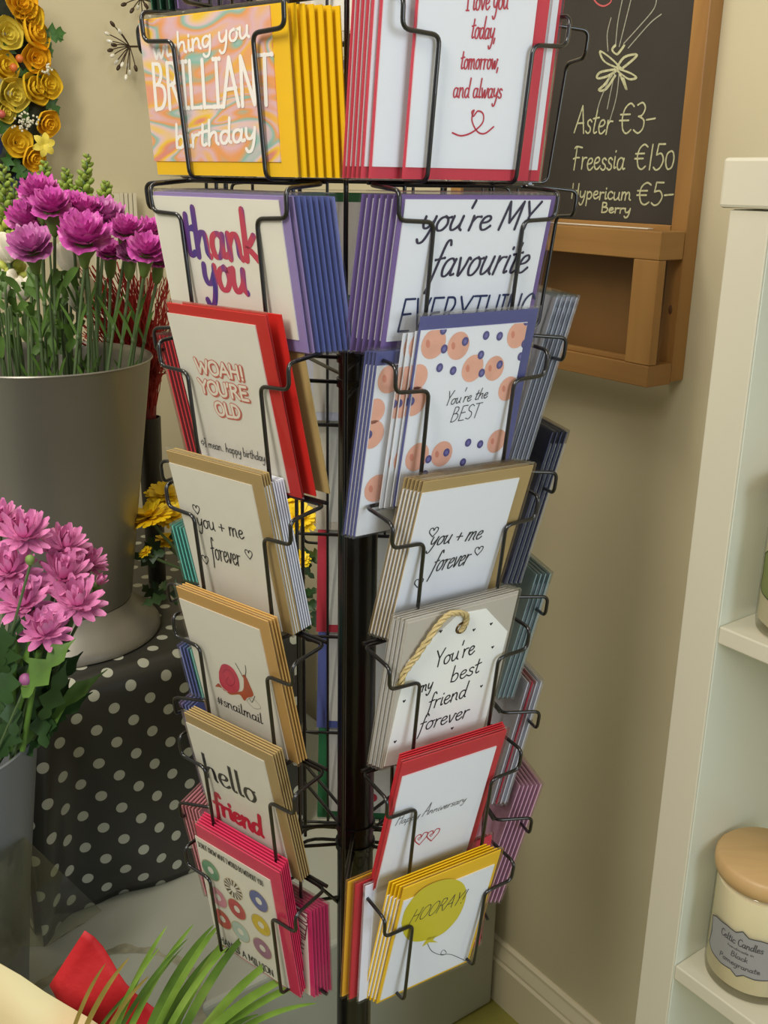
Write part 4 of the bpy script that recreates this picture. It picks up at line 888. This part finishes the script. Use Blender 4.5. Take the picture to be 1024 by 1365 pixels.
# snapdragon spikes
SNAP = mat('snapdragon_bud_green', (136, 158, 64), .5, var=.12, vscale=80); SNAPL = mat('snapdragon_bud_pale', (188, 196, 90), .5, var=.12, vscale=80)
sn = [(118, 205, 104, 300, 'tallest green snapdragon spike above the carnations'), (61, 214, 52, 292, 'green snapdragon spike above the topmost carnation'), (89, 224, 86, 300, 'broad dark green snapdragon spike left of the tallest'), (143, 241, 132, 300, 'short green snapdragon spike at the right'),
      (5, 218, 8, 330, 'green snapdragon spike at the left edge, tall one'), (19, 236, 16, 370, 'pale green snapdragon spike near the left edge, opening yellow below'), (99, 246, 102, 300, 'stubby green snapdragon spike beside the tallest')]
for i, (x0, y0, x1, y1, lab) in enumerate(sn):
    Y = BC.y+.10; a = aty(x0, y0, Y); b = aty(x1, y1, Y); root = BC+V(((b.x-BC.x)*.6, .05, hb*.5)); t = empty('snapdragon', root, label=lab, cat='flower'); L = lambda q: V(q)-root
    MB().tube([L(root)]+[L(b+(a-b)*k/6) for k in range(7)], [.0025]*7+[.0012], 8).build('stem', STEM, t)
    n = 34; m1, m2 = MB(), MB(); ln = (a-b)
    for k in range(n):
        u = k/n; ang = k*2.4; p = L(b+ln*u); rr = .0145*(1-u*.80)+.001; s_ = .0108*(1-.66*u)
        dr = V((math.cos(ang), math.sin(ang), .7)).normalized(); (m2 if u < .35 else m1).ell(p+V((math.cos(ang), math.sin(ang), 0))*rr, s_*.75, s_*.75, s_*1.25, basis(dr), 8, 5)
    m1.build('buds', SNAP, t); m2.build('opening_buds', SNAPL, t)
# white lisianthus behind
WF = mat('cream_white_petal', (226, 220, 200), .55, var=.06, vscale=50)
for i, (x, y, r, lab) in enumerate(((10, 330, 20, 'off white rosebud near the left edge behind the carnations'), (6, 378, 19, 'off white rosebud lowest at the left edge'), (30, 385, 17, 'creamy bud half hidden by stems left of the middle'), (92, 344, 22, 'creamy open bloom behind the broad magenta carnation'), (104, 392, 24, 'large creamy bloom low between the stems'), (82, 388, 16, 'small creamy bud beside the large creamy bloom'))):
    p = aty(x, y, BC.y+.07); root = BC+V(((p.x-BC.x)*.6, .03, hb*.5)); t = empty('white_rosebud', root, label=lab, cat='flower'); rm = r*.0011*BC.y/1.5
    MB().tube([V((0, 0, 0)), p-root-V((0, 0, rm))], .0024, 8).build('stem', STEM, t)
    for k in range(7):
        a = k*2.4; o = V((math.cos(a), math.sin(a), 0))*rm*.28; MB().ell(p-root+o, rm*.62, rm*.30, rm*(1.15-.05*k), basis(V((o.x*3, o.y*3, rm*2))) @ M.Rotation(a, 4, 'Z'), 10, 7).build('petal', WF, t)
# red raffia bundle behind the bucket, in a slim dark bucket
RAF = mat('red_dyed_twig', (168, 44, 40), .6, var=.35, vscale=25)
tie = aty(196, 530, BC.y+.22); rb = MB(); rs = random.Random(11)
for i in range(420):
    tx_ = rs.uniform(98, 232); ty_ = rs.uniform(345, 500); end = aty(tx_, ty_, BC.y+.20+rs.uniform(-.06, .06)); pts = []
    b = tie+V((rs.uniform(-.012, .012), rs.uniform(-.012, .012), -.03)); ph = rs.uniform(0, 6); am = rs.uniform(.002, .008)
    for k in range(15):
        u = k/14; q = b.lerp(end, u)+V((math.sin(u*9+ph)*am*u, math.cos(u*7+ph)*am*u, .03*math.sin(u*3.1)*rs.uniform(.6, 1))); pts.append(q)
    rb.tube(pts, rs.uniform(.0007, .0015), 4, caps=False)
tag(rb.build('dyed_twigs', RAF), 'bushy bunch of curly red dyed twigs behind the grey bucket', 'twigs', kind='stuff')
tc_ = V((tie.x, tie.y, TZ))
vb = empty('slim_vase', tc_, label='slim dark bucket just visible right of the grey bucket, holding the red twigs', cat='vase')
MB().lathe([(.0001, .001), (.016, .001), (.022, tie.z-TZ-.035), (.020, tie.z-TZ-.035), (.014, .01), (.0001, .01)], 40).build('body', mat('dark_bucket_plastic', (44, 42, 36), .4), vb)
MB().tube([(-.003, 0, tie.z-TZ-.05), (0, 0, tie.z-TZ-.012)], .016, 14).build('paper_wrap', mat('wine_wrap', (110, 26, 30), .6), vb)
tw2 = MB()
for (x0, y0, x1, y1) in ((222, 520, 205, 512), (226, 512, 206, 508), (176, 290, 190, 330), (188, 275, 186, 330), (196, 281, 184, 320), (165, 300, 178, 330)):
    tw2.tube(arc(aty(x1, y1, BC.y+.18), aty(x0, y0, BC.y+.18), (.006, 0, .004), 6), .0010, 5)
tw2.build('bare_twigs', mat('brown_twig', (74, 46, 36), .7), vb)

# ================================================================ CHRYSANTHEMUMS
def petal_mesh(name, m, l, w, cup):
    mb = MB(); vs = []; n = 6
    for i in range(n+1):
        t = i/n; ww = w*(.35+.65*math.sin(math.pi*min(1, t*.78+.12)))*(1 if t < .9 else .55)*.5; z = cup*l*t*t
        vs += [(l*t, -ww, z+.18*ww), (l*t, 0, z-.25*ww), (l*t, ww, z+.18*ww)]
    me = bpy.data.meshes.new(name); mb.add(vs, [(3*i+k, 3*i+k+1, 3*i+k+4, 3*i+k+3) for i in range(n) for k in (0, 1)], True)
    me.from_pydata([tuple(q) for q in mb.v], [], mb.f); me.polygons.foreach_set('use_smooth', [True]*len(mb.f)); me.materials.append(m); return me
PK = ramp_mat('pink_chrysanthemum_petal', [(.25, (200, 96, 164)), (.5, (226, 136, 190)), (.8, (242, 180, 214))], (60, 60, 60), .55)
PM = [petal_mesh('petal', PK, 1, .34, c_) for c_ in (.12, .35, .6, .85)]
def daisy(root, p, r, up, parent, n=34, mats=PM, squash=1.0, seed=0):
    rd = random.Random(seed); mw = basis(up); c = V(p)-root; rings = ((0, .25, 12, 1.0), (1, .60, 11, .96), (2, .95, 9, .86), (3, 1.25, 7, .70))
    for j, el, k_, sc_ in rings:
        for k in range(k_):
            a = 2*math.pi*(k+.5*j)/k_+rd.uniform(-.15, .15); e = (el-.25)*squash+rd.uniform(-.1, .1); s_ = r*sc_*rd.uniform(.9, 1.08)
            o = link('petal', mats[j], parent)
            o.matrix_local = M.Translation(c) @ mw @ M.Rotation(a, 4, 'Z') @ M.Rotation(-e, 4, 'Y') @ M.Rotation(rd.uniform(-.2, .2), 4, 'X') @ M.Scale(s_, 4)
    MB().tube([c-mw.to_3x3() @ V((0, 0, r*.26)), c-mw.to_3x3() @ V((0, 0, r*.10)), c], [r*.10, r*.30, r*.22], 12).build('calyx', GRE, parent)
# vase of pink chrysanthemums, left front
VC = atz(-57, 1368, PZ); zv = aty(-62, 985, VC.y).z; RV = aty(43, 985, VC.y).x-VC.x
vz = empty('frosted_vase', V((VC.x, VC.y, PZ)), label='blue grey frosted vase at the left edge, standing on the plinth', cat='vase')
hv = zv-PZ; MB().lathe([(.0001, .001), (RV*.62, .001), (RV*.65, .006), (RV*.80, hv*.5), (RV, hv), (RV-.004, hv), (RV*.80-.004, hv*.5), (RV*.62, .012), (.0001, .012)], 64).build('body', mat('blue_grey_frosted_plastic', (112, 116, 118), .4, var=.05, vscale=5), vz)
ch = [(32, 716, 31, 0, 'pink chrysanthemum at the top left, upright and full'), (2, 694, 24, .02, 'pink chrysanthemum cut by the left edge, topmost'), (86, 729, 27, .03, 'cup shaped pink chrysanthemum at the top right against the bucket'), (117, 752, 22, .05, 'pale pink chrysanthemum behind the right hand blooms'),
      (12, 762, 33, -.02, 'deep pink chrysanthemum at the left edge, middle height'), (84, 770, 34, 0, 'large pink chrysanthemum in the middle right of the bunch'), (30, 806, 33, -.04, 'pink chrysanthemum in the lower left, wide open'), (102, 806, 33, -.03, 'pink chrysanthemum in the lower right, petals spread'), (60, 844, 31, -.06, 'lowest pink chrysanthemum with the mauve tinge')]
for i, (x, y, r, dd, lab) in enumerate(ch):
    Y = VC.y+dd+.02; p = aty(x, y, Y); root = V((VC.x+(p.x-VC.x)*.35, VC.y+rnd(-.02, .02), PZ+hv*.6)); t = empty('pink_chrysanthemum', root, label=lab, cat='flower')
    up = V(((p.x-VC.x)*.9+rnd(-.05, .05), -.28+rnd(-.05, .05), .62)).normalized()
    daisy(root, p, r*.00098*Y/1.2*1.22, up, t, seed=i, squash=.95)
    MB().tube(arc(p-root-up*.006, (0, 0, 0), (.01, -.01, .02), 12), .0026, 8).build('stem', STEM, t)
t = empty('pink_chrysanthemum', V((VC.x, VC.y, PZ+hv*.6)), label='tiny half open pink chrysanthemum bloom furthest right in the bunch', cat='flower'); p = aty(130, 779, VC.y+.04); 
rt = t.location; mwz = basis(V((.5, -.2, .6)))
for k in range(12):
    o = link('petal', PM[2], t); o.matrix_local = M.Translation(p-rt) @ mwz @ M.Rotation(k*.52, 4, 'Z') @ M.Rotation(-.9+.3*(k % 2), 4, 'Y') @ M.Scale(.0145, 4)
MB().ell(p-rt-V((.002, 0, .003)), .006, .006, .006).build('calyx', GRE, t); MB().tube(arc(p-rt, (0, 0, 0), (.02, 0, 0), 10), .002, 8).build('stem', STEM, t)
for (x, y, r, m_, lab) in ((40, 746, .0055, GRE, 'closed green chrysanthemum bud under the top left bloom'), (34, 906, .0075, mat('mauve_bud', (150, 84, 130), .5), 'closed mauve chrysanthemum bud low among the leaves')):
    p = aty(x, y, VC.y-.06); root = V((VC.x+.02, VC.y, PZ+hv*.6)); t = empty('chrysanthemum_bud', root, label=lab, cat='flower bud'); MB().ell(p-root, r, r, r*1.05).build('bud', m_, t)
    MB().tube([p-root-V((0, 0, r)), V((0, 0, 0))], .0018, 6).build('stem', STEM, t); MB().ell(p-root-V((0, 0, r*.6)), r*.8, r*.8, r*.6).build('calyx', GRE, t)
# leafy sprays
def lobed(p, d, l, w, parent, m, nrm):
    tg = d.normalized(); s = tg.cross(nrm).normalized(); up = s.cross(tg); mb = MB(); L_, R_, C_ = [], [], []; n = 12
    for i in range(n+1):
        t = i/n; e = w*math.sin(math.pi*(t**.8))*(.72+.38*math.sin(t*19))*.5+.0006; c = p+tg*l*t-up*.25*l*t*t
        C_.append(c); L_.append(c-s*e+up*e*.3+tg*e*.3); R_.append(c+s*e+up*e*.3+tg*e*.3)
    vs = [q for tr in zip(L_, C_, R_) for q in tr]; mb.add(vs, [(3*i+k, 3*i+k+1, 3*i+k+4, 3*i+k+3) for i in range(n) for k in (0, 1)], True); return mb.build('leaf', m, parent)
sp_ = empty('chrysanthemum_foliage', V((VC.x, VC.y, PZ+hv*.6)), label='dark green lobed leaves and stalks under the pink chrysanthemums', cat='foliage'); rt = sp_.location; rs = random.Random(5)
for i, (x0, y0, x1, y1) in enumerate([(10, 985, 60, 870), (30, 960, 50, 880), (50, 940, 92, 880), (20, 1000, 108, 905), (30, 980, 100, 930), (10, 940, 5, 880), (0, 960, 20, 870), (40, 1005, 20, 900), (15, 1015, 60, 930), (30, 930, 75, 862), (0, 1010, 15, 950), (55, 960, 84, 905), (8, 905, 35, 862), (25, 1010, 48, 985), (0, 900, 2, 850), (20, 880, 40, 850), (60, 905, 70, 862)]):
    Y = VC.y+rs.uniform(-.07, .03); a = aty(x0, y0, Y); b = aty(x1, y1, Y-rs.uniform(0, .03)); lobed(a-rt, b-a, (b-a).length*1.1, rs.uniform(.028, .045), sp_, LEAF if i % 3 else LEAF2, V((rs.uniform(-.4, .4), -1, rs.uniform(0, .8))))
for i in range(34):
    x0, y0 = rs.uniform(-15, 75), rs.uniform(880, 1000); Y = VC.y+rs.uniform(-.07, .04); a = aty(x0, y0, Y); b = aty(x0+rs.uniform(-35, 45)-(20 if x0 > 50 else 0), y0-rs.uniform(35, 65), Y); lobed(a-rt, b-a, (b-a).length*1.1, rs.uniform(.022, .036), sp_, LEAF, V((rs.uniform(-.4, .4), -1, rs.uniform(0, .8))))
for (x0, y0, x1, y1) in ((52, 868, 30, 1000), (20, 850, 15, 1000), (45, 880, 10, 990)):
    MB().tube([aty(x0, y0, VC.y-.05)-rt, aty(x1, y1, VC.y-.03)-rt], .0036, 8).build('stalk', LEAF2, sp_)
# cellophane wrap around the vase
cm = MB(); CP = [[(-150, 1000), (-120, 1290)], [(-60, 1075), (-60, 1350)], [(0, 1150), (0, 1305)], [(33, 1116), (28, 1262)], [(85, 1166), (62, 1262)], [(136, 1214), (98, 1236)]]
Ys = (VC.y-.02, VC.y-.11, VC.y-.105, VC.y-.02, VC.y+.03, VC.y+.07); vs = []
for (a, b), Y in zip(CP, Ys):
    t_ = aty(*a, Y); bb_ = V((t_.x+.0, Y, PZ+.001)) if True else None; bx = aty(*b, Y); bb_ = V((bx.x, Y, max(PZ+.001, bx.z)))
    vs += [bb_, bb_.lerp(t_, .5)+V((0, -.006, 0)), t_]
cm.add(vs, [(3*i+k, 3*i+3+k, 3*i+4+k, 3*i+1+k) for i in range(5) for k in (0, 1)])
o = cm.build('cellophane_wrap', film('olive_tinted_cellophane', (214, 216, 190), gloss=.3, rough=.12, alpha=.05, wrinkle=.5, ws=12)); tag(o, 'clear crumpled cellophane wrap around the frosted vase, one pointed corner sticking out right', 'cellophane')
# yellow chrysanthemums behind the rack
YL = mat('yellow_chrysanthemum_petal', (252, 216, 30), .5, var=.08, vscale=60)
def yhead(p, r, up, parent, root, n=(26, 22, 16), seed=0):
    rd = random.Random(seed); mw = basis(up).to_3x3(); mb = MB(); c = p-root
    for j, k_ in enumerate(n):
        for k in range(k_):
            a = 2*math.pi*k/k_+rd.uniform(-.1, .1)+j*.3; el = (.12, .5, .95)[j]+rd.uniform(-.1, .1); l = r*(1, .85, .6)[j]*rd.uniform(.9, 1.08); w_ = r*.13
            d = mw @ V((math.cos(a)*math.cos(el), math.sin(a)*math.cos(el), math.sin(el))); s = mw @ V((-math.sin(a), math.cos(a), 0)); u = s.cross(d)
            vs = []
            for i, ww in ((0, .4), (.35, 1), (.75, 1), (.95, .7), (1.0, .1)): q = c+d*l*i+u*r*.12*i*i; vs += [q-s*w_*ww, q+s*w_*ww]
            mb.add(vs, [(2*i, 2*i+1, 2*i+3, 2*i+2) for i in range(4)], True)
    mb.build('petals', YL, parent); MB().tube([c-mw @ V((0, 0, r*.35)), c-mw @ V((0, 0, r*.12)), c+mw @ V((0, 0, .001))], [r*.12, r*.34, r*.2], 12).build('calyx', LEAF, parent)
YC = V(atz(330, 905, TZ)); YC = V((-.262, 1.63, TZ))
yb = empty('black_bucket', YC, label='low black bucket behind the rack with yellow chrysanthemums', cat='bucket')
MB().lathe([(.0001, .001), (.040, .001), (.052, .10), (.049, .10), (.038, .008), (.0001, .008)], 40).build('body', mat('dark_bucket_plastic', (44, 42, 36)), yb)
for i, (x, y, r, up, dd, lab) in enumerate(((219, 661, 27, (0, -.3, .7), .10, 'yellow chrysanthemum highest behind the left pockets'), (200, 690, 33, (-.25, -.12, .9), -.02, 'wide flat yellow chrysanthemum at the far left'), (230, 688, 25, (.1, -.3, .7), .02, 'yellow chrysanthemum behind the wide flat one, by the cards'),
        (194, 736, 10, (-.5, -.3, .8), -.03, 'small half open yellow chrysanthemum hanging low left'), (246, 712, 13, (.2, -.4, .7), -.03, 'small yellow chrysanthemum just above the teal envelopes'), (222, 722, 20, (0, -.1, .9), .08, 'shaded yellow chrysanthemum low in the middle of the bunch'),
        (398, 690, 26, (.2, -.5, .8), .02, 'yellow chrysanthemum seen through the rack, upper'), (401, 745, 14, (.4, -.5, .8), -.02, 'yellow chrysanthemum seen through the rack, lower'), (385, 668, 22, (0, -.5, .7), .05, 'yellow chrysanthemum behind the woah card foot'))):
    p = aty(x, y, YC.y+dd-.03); root = YC+V((rnd(-.02, .02), rnd(-.02, .02), .05)); t = empty('yellow_chrysanthemum', root, label=lab, cat='flower'); U = V(up).normalized(); yhead(p, r*.00128, U, t, root, seed=i)
    MB().tube(arc(p-root-U*.004, (0, 0, 0), (rnd(-.01, .01)+(-.02 if x < 300 else .01), -.01, 0), 12), .0026, 8).build('stem', STEM, t)
fo = empty('chrysanthemum_leaves', YC+V((0, 0, .05)), label='dark green leaves of the yellow chrysanthemums, behind the rack', cat='foliage'); rt = fo.location; rs = random.Random(9)
for i in range(80):
    x0, y0 = rs.uniform(205, 425), rs.uniform(735, 850); 
    if x0 < 262 and rs.random() < .3: x0 = rs.uniform(380, 425)
    a = aty(x0, y0, YC.y+rs.uniform(-.05, .04)); d = V((rs.uniform(-1, .6), rs.uniform(-.4, .2), rs.uniform(-.2, 1))).normalized()
    lobed(a-rt, d, rs.uniform(.035, .05), rs.uniform(.016, .026), fo, LEAF, V((rs.uniform(-.3, .3), -1, rs.uniform(0, .8))))

# ================================================================ POTTED PALM IN RED AND CREAM PAPER
pY = .86; rootp = aty(196, 1470, pY)
pp = empty('potted_palm', V((rootp.x, rootp.y, 0)), label='palm with narrow arching green leaves in the foreground, wrapped in red and cream paper', cat='potted plant')
MB().lathe([(.0001, .001), (.085, .001), (.105, rootp.z-.06), (.100, rootp.z-.06), (.08, .02), (.0001, .02)], 40).build('planter', mat('dark_planter', (60, 56, 50), .5), pp)
MB().lathe([(.0001, 0), (.098, 0)], 32, (0, 0, rootp.z-.07)).build('soil', mat('potting_soil', (48, 36, 26), .9, bump=.5, bscale=120), pp)
PG = [ramp_mat('palm_leaf_green', [(.3, (92, 126, 40)), (.55, (122, 154, 60)), (.8, (150, 172, 84))], (20, 20, 20), .42), ramp_mat('palm_leaf_deep', [(.3, (58, 88, 30)), (.6, (88, 120, 44)), (.85, (116, 142, 60))], (20, 20, 20), .42), ramp_mat('palm_leaf_dry', [(.3, (122, 110, 44)), (.6, (150, 128, 60)), (.85, (160, 150, 80))], (20, 20, 20), .5)]
RP = V((rootp.x, rootp.y, 0))
def frond(x, y, bx, dY, w, k=0, sag=.5, by=1390):
    w *= .8
    """leaf from the crown through (bx, by) to its tip"""
    tip = aty(x, y, pY+dY); mid = aty(bx, by, pY+dY*.35); r0 = V((rootp.x+(bx-196)*.00012, rootp.y, rootp.z-.02)); pts = []
    c1 = mid; up = V((0, 0, 1)); n = 22
    ctl = mid.lerp(tip, sag)+up*(tip-mid).length*.16
    P = [r0.lerp(mid, j/5) for j in range(5)]+[mid*(1-t)**2+ctl*2*t*(1-t)+tip*t*t for t in [j/n for j in range(n+1)]]
    P = [q-RP for q in P]
    blade(P, w, (0.1, -1, .25), .35).build('leaf', PG[k], pp)
for a in ((141, 1284, 92, .0, .0055, 2), (173, 1276, 105, .01, .007, 2), (223, 1234, 148, .03, .008, 0), (214, 1262, 140, .02, .006, 0), (259, 1231, 165, .04, .009, 0), (252, 1250, 150, .03, .006, 1), (245, 1262, 160, .05, .004, 1), (293, 1232, 198, .02, .013, 0),
          (318, 1232, 222, .03, .012, 0), (293, 1260, 205, .05, .010, 1), (339, 1233, 236, .0, .012, 1), (391, 1262, 258, -.02, .012, 0), (421, 1288, 262, -.03, .013, 0), (441, 1299, 272, -.02, .011, 0), (423, 1337, 292, -.03, .009, 0), (200, 1300, 135, .0, .006, 2), (305, 1262, 215, .0, .009, 0), (286, 1232, 190, -.02, .010, 1), (345, 1352, 285, -.03, .008, 1), (182, 1315, 120, .04, .005, 1)):
    frond(*a)
cream = ramp_mat('cream_to_peach_paper', [(.40, (196, 200, 152)), (.48, (206, 194, 148)), (.56, (214, 164, 116))], (5, 3, 2), .6, detail=1)
def sheet(name, rows, m, parent, off):
    mb = MB(); n = len(rows[0]); vs = [q-off for r in rows for q in r]; mb.add(vs, [(i*n+k, i*n+k+1, (i+1)*n+k+1, (i+1)*n+k) for i in range(len(rows)-1) for k in range(n-1)], True); o = mb.build(name, m, parent); s = o.modifiers.new('solid', 'SOLIDIFY'); s.thickness = .0008; return o
edge = [(-60, 1262), (-20, 1274), (0, 1284), (28, 1300), (60, 1322), (90, 1340), (118, 1356), (150, 1378), (190, 1412)]
top = [aty(x, y, .93-.0004*x) for x, y in edge]
rows = [top]
for k in range(1, 8):
    u = k/7; rows.append([q.lerp(V((RP.x+.075*math.cos(R(190+i*14)), RP.y+.075*math.sin(R(190+i*14)), rootp.z-.20)), u)+V((0, -.035*math.sin(u*3.1), 0)) for i, q in enumerate(top)])
sheet('cream_paper_wrap', rows, cream, pp, RP)
yR = .97; rd_ = [aty(113, 1240, yR), aty(64, 1318, yR-.015), aty(226, 1372, yR-.01), aty(150, 1420, yR-.03)]
A, B, C_, D = rd_; rows = []
for i in range(9):
    u = i/8; l = A.lerp(B, u); r__ = A.lerp(C_, u) if False else C_.lerp(D, u); rows.append([l.lerp(r__, v/10)+V((0, .006*math.sin(v*.9+u*2), .001*math.sin(v*1.4))) for v in range(11)])
sheet('red_paper_wrap', rows, mat('red_crepe_paper', (200, 34, 40), .6, bump=.4, bscale=90, var=.06, vscale=20), pp, RP)

# ================================================================ WREATH, SPRIGS AND TRUNKING ON THE LEFT WALL
def wd(x, y, off=.0): return atd(x, y, DL+off)
wc = wd(-48, 92, .042); mm = (wd(41, 100)-wd(40, 100)).length    # metres per pixel on the wall
wr = empty('rose_wreath', wc, label='round wreath of yellow roses and green leaves hanging on the left wall', cat='wreath')
ax1 = V((-nW.x, -nW.y, 0)); ring = [ax1*math.cos(a)*.135+V((0, 0, 1))*math.sin(a)*.205 for a in [2*math.pi*k/48 for k in range(48)]]
MB().tube(ring, [.034+.005*math.sin(k*1.7) for k in range(48)], 14, closed=True).build('moss_ring', mat('dark_moss', (40, 46, 30), .9, bump=1, bscale=120, var=.4, vscale=60), wr)
RO_ = [mat('yellow_rose_petal', (232, 196, 44), .55, var=.06, vscale=60), mat('golden_rose_petal', (238, 186, 34), .55, var=.08, vscale=60), mat('pale_yellow_rose_petal', (226, 206, 80), .55, var=.06, vscale=60)]
_pm = {}
def cup(m, l):
    k = (m.name, l)
    if k not in _pm:
        mb = MB(); vs = []; n = 7
        for i in range(n):
            for j in range(n):
                a = (i/(n-1)-.5)*(2.3-.25*l); t = j/(n-1); rr = (.25+.75*math.sin(t*1.75))*(1.0-.19*l)*(1+.06*math.sin(i*1.9+l)); z = (t*1.05-.45)*(1.0+.02*l)-(.16*t**3 if l < 2 else 0)+(.22+.12*l)*0
                vs.append((rr*math.cos(a), rr*math.sin(a), z))
        me = bpy.data.meshes.new('petal'); mb.add(vs, [(i*n+j, (i+1)*n+j, (i+1)*n+j+1, i*n+j+1) for i in range(n-1) for j in range(n-1)]); me.from_pydata([tuple(q) for q in mb.v], [], mb.f); me.polygons.foreach_set('use_smooth', [True]*len(mb.f)); me.materials.append(m); _pm[k] = me
    return _pm[k]
rd = random.Random(4)
for x, y, r, mi in ((28, 6, 17, 1), (38, 24, 16, 0), (44, 46, 18, 1), (8, 45, 17, 2), (47, 77, 16, 1), (3, 90, 17, 0), (16, 125, 18, 2), (44, 119, 18, 0), (62, 112, 16, 0), (61, 163, 15, 1), (22, 190, 17, 0), (42, 209, 15, 1), (5, 150, 12, 2), (-30, 30, 18, 0), (-40, 140, 18, 1)):
    o = empty('rose', (0, 0, 0)); o.parent = wr; n_ = (dW*1+V((rd.uniform(-.3, .3), rd.uniform(-.3, .3), rd.uniform(-.3, .3)))+(wd(x, y)-wc)*1.5).normalized()
    o.matrix_local = M.Translation(wd(x, y, .088)-wc) @ basis(n_) @ M.Scale(r*mm*1.18, 4)
    for l, k_ in ((0, 5), (1, 4), (2, 4), (3, 3)):
        for k in range(k_):
            q = link('petal', cup(RO_[mi], l), o); q.matrix_local = M.Rotation(2*math.pi*k/k_+l*.7, 4, 'Z') @ M.Scale((1, .82, .62, .42)[l], 4) @ M.Translation((0, 0, (0, .12, .32, .75)[l]))
for x, y, a, l in ((70, 44, .1, 22), (57, 56, -.6, 18), (26, 52, .3, 16), (68, 138, -.9, 20), (48, 95, .5, 18), (34, 100, 2.8, 18), (25, 225, -1.4, 20), (12, 65, .9, 18), (30, 150, 2.2, 20), (60, 62, -.9, 18), (6, 165, 1.2, 20), (34, 232, -1, 16), (10, 215, -2, 18), (75, 50, -.2, 12)):
    p = wd(x, y, .085)-wc; d = (ax1*math.cos(a)*-1*-1+V((0, 0, 1))*math.sin(a)+dW*.3).normalized(); lobed(p-d*l*mm*.7, d, l*mm*1.5, l*mm*1.0, wr, mat('wreath_leaf', (60, 104, 44), .45, var=.15, vscale=40), dW)
sf = MB(); 
for k in range(6):
    a = k*math.pi/3+.3; d = (ax1*math.cos(a)+V((0, 0, 1))*math.sin(a)); c = wd(58, 193, .105)-wc; v_ = blade([c+d*t*16*mm+dW*.02*t*(1-t) for t in [j/6 for j in range(7)]], 10*mm, dW); sf.add(v_.v, v_.f, True)
sf.build('star_flower', RO_[2], wr)
for x, y, c_ in ((18, 90, (206, 110, 50)), (26, 78, (206, 110, 50)), (2, 152, (190, 90, 80))): MB().ell(wd(x, y, .105)-wc, 5*mm, 5*mm, 5*mm).build('berry', mat('berry_%d' % c_[0], c_, .4), wr)
gy = MB()
for i in range(70): 
    x, y = rd.gauss(34, 7), rd.gauss(162, 5)
    if i > 50: x, y = rd.gauss(62, 3), rd.gauss(92, 4)
    gy.ell(wd(x, y, .10+rd.uniform(0, .02))-wc, 1.6*mm, 1.6*mm, 1.6*mm, None, 6, 4)
gy.build('gypsophila', mat('gypsophila_white', (214, 212, 190), .6), wr, kind='stuff')
rb_ = MB(); 
for pts in ([(-10, 188), (8, 200), (20, 216), (30, 240), (26, 262)], [(-10, 200), (0, 215), (12, 232), (18, 262)], [(-20, 180), (-5, 205), (3, 240)]):
    v_ = blade([wd(*q, .06)-wc for q in cr(pts, 4) and [tuple(p) for p in cr(pts, 4)]], 22*mm, dW, .1); rb_.add(v_.v, v_.f, True)
rb_.build('navy_ribbon', mat('navy_satin_ribbon', (34, 46, 84), .35), wr)
# beaded wire sprigs on the wall
BEAD = mat('clear_bead', (226, 222, 206), .1, coat=1); TWG = mat('dark_sprig_wire', (70, 54, 40), .45, metal=.4)
for hub, stem, tips, lab in (((173, 62), (205, 62), [(150, 32), (143, 45), (146, 55), (147, 67), (150, 74), (155, 83), (158, 90), (168, 103), (173, 97), (181, 91), (163, 86), (170, 88), (152, 60), (160, 42)], 'dark wire sprig tipped with clear beads, fanning on the left wall'),
                             ((188, -2), (215, 6), [(165, 6), (160, -6), (184, 10), (195, 8), (199, 20), (190, 20), (176, 14)], 'beaded wire sprig cut by the top of the picture')):
    hb_ = wd(*hub, .05); t = empty('beaded_sprig', hb_, label=lab, cat='ornament'); MB().tube([V((0, 0, 0)), wd(*stem, .012)-hb_], .0022, 8).build('stem', TWG, t)
    for i, q in enumerate(tips):
        e = wd(*q, .05+.03*math.sin(i*2.1))-hb_; MB().tube(arc((0, 0, 0), e, (0, 0, .004), 5), .0012, 5).build('ray', TWG, t); MB().ell(e, .0042, .0042, .0075, basis(e), 8, 6).build('bead', BEAD if i % 3 else TWG, t)
# ribbed trunking
a, b = wd(120, 258, .03), wd(181, 258, .03); na, nb_ = a.dot(nW), b.dot(nW); zt_ = a.z
tr = empty('trunking', W((na+nb_)/2, DL, zt_-.5), label='pale ribbed plastic trunking panel on the left wall behind the flowers', cat='trunking')
TR = mat('pale_grey_plastic', (206, 198, 172), .5)
childw(MB().wbox(na, na+(nb_-na)*.62, DL+.0005, DL+.03, zt_-.8, zt_), TR) if False else childw(MB().wbox(min(na, na+(nb_-na)*.62), max(na, na+(nb_-na)*.62), DL+.0005, DL+.03, zt_-.5, zt_).build('panel', TR), tr)
for k in range(4):
    u0 = .62+k*.097; n0, n1 = sorted((na+(nb_-na)*u0, na+(nb_-na)*(u0+.075))); childw(MB().wbox(n0, n1, DL+.0005, DL+.036, zt_-.5, zt_+.002).build('rib', TR), tr)
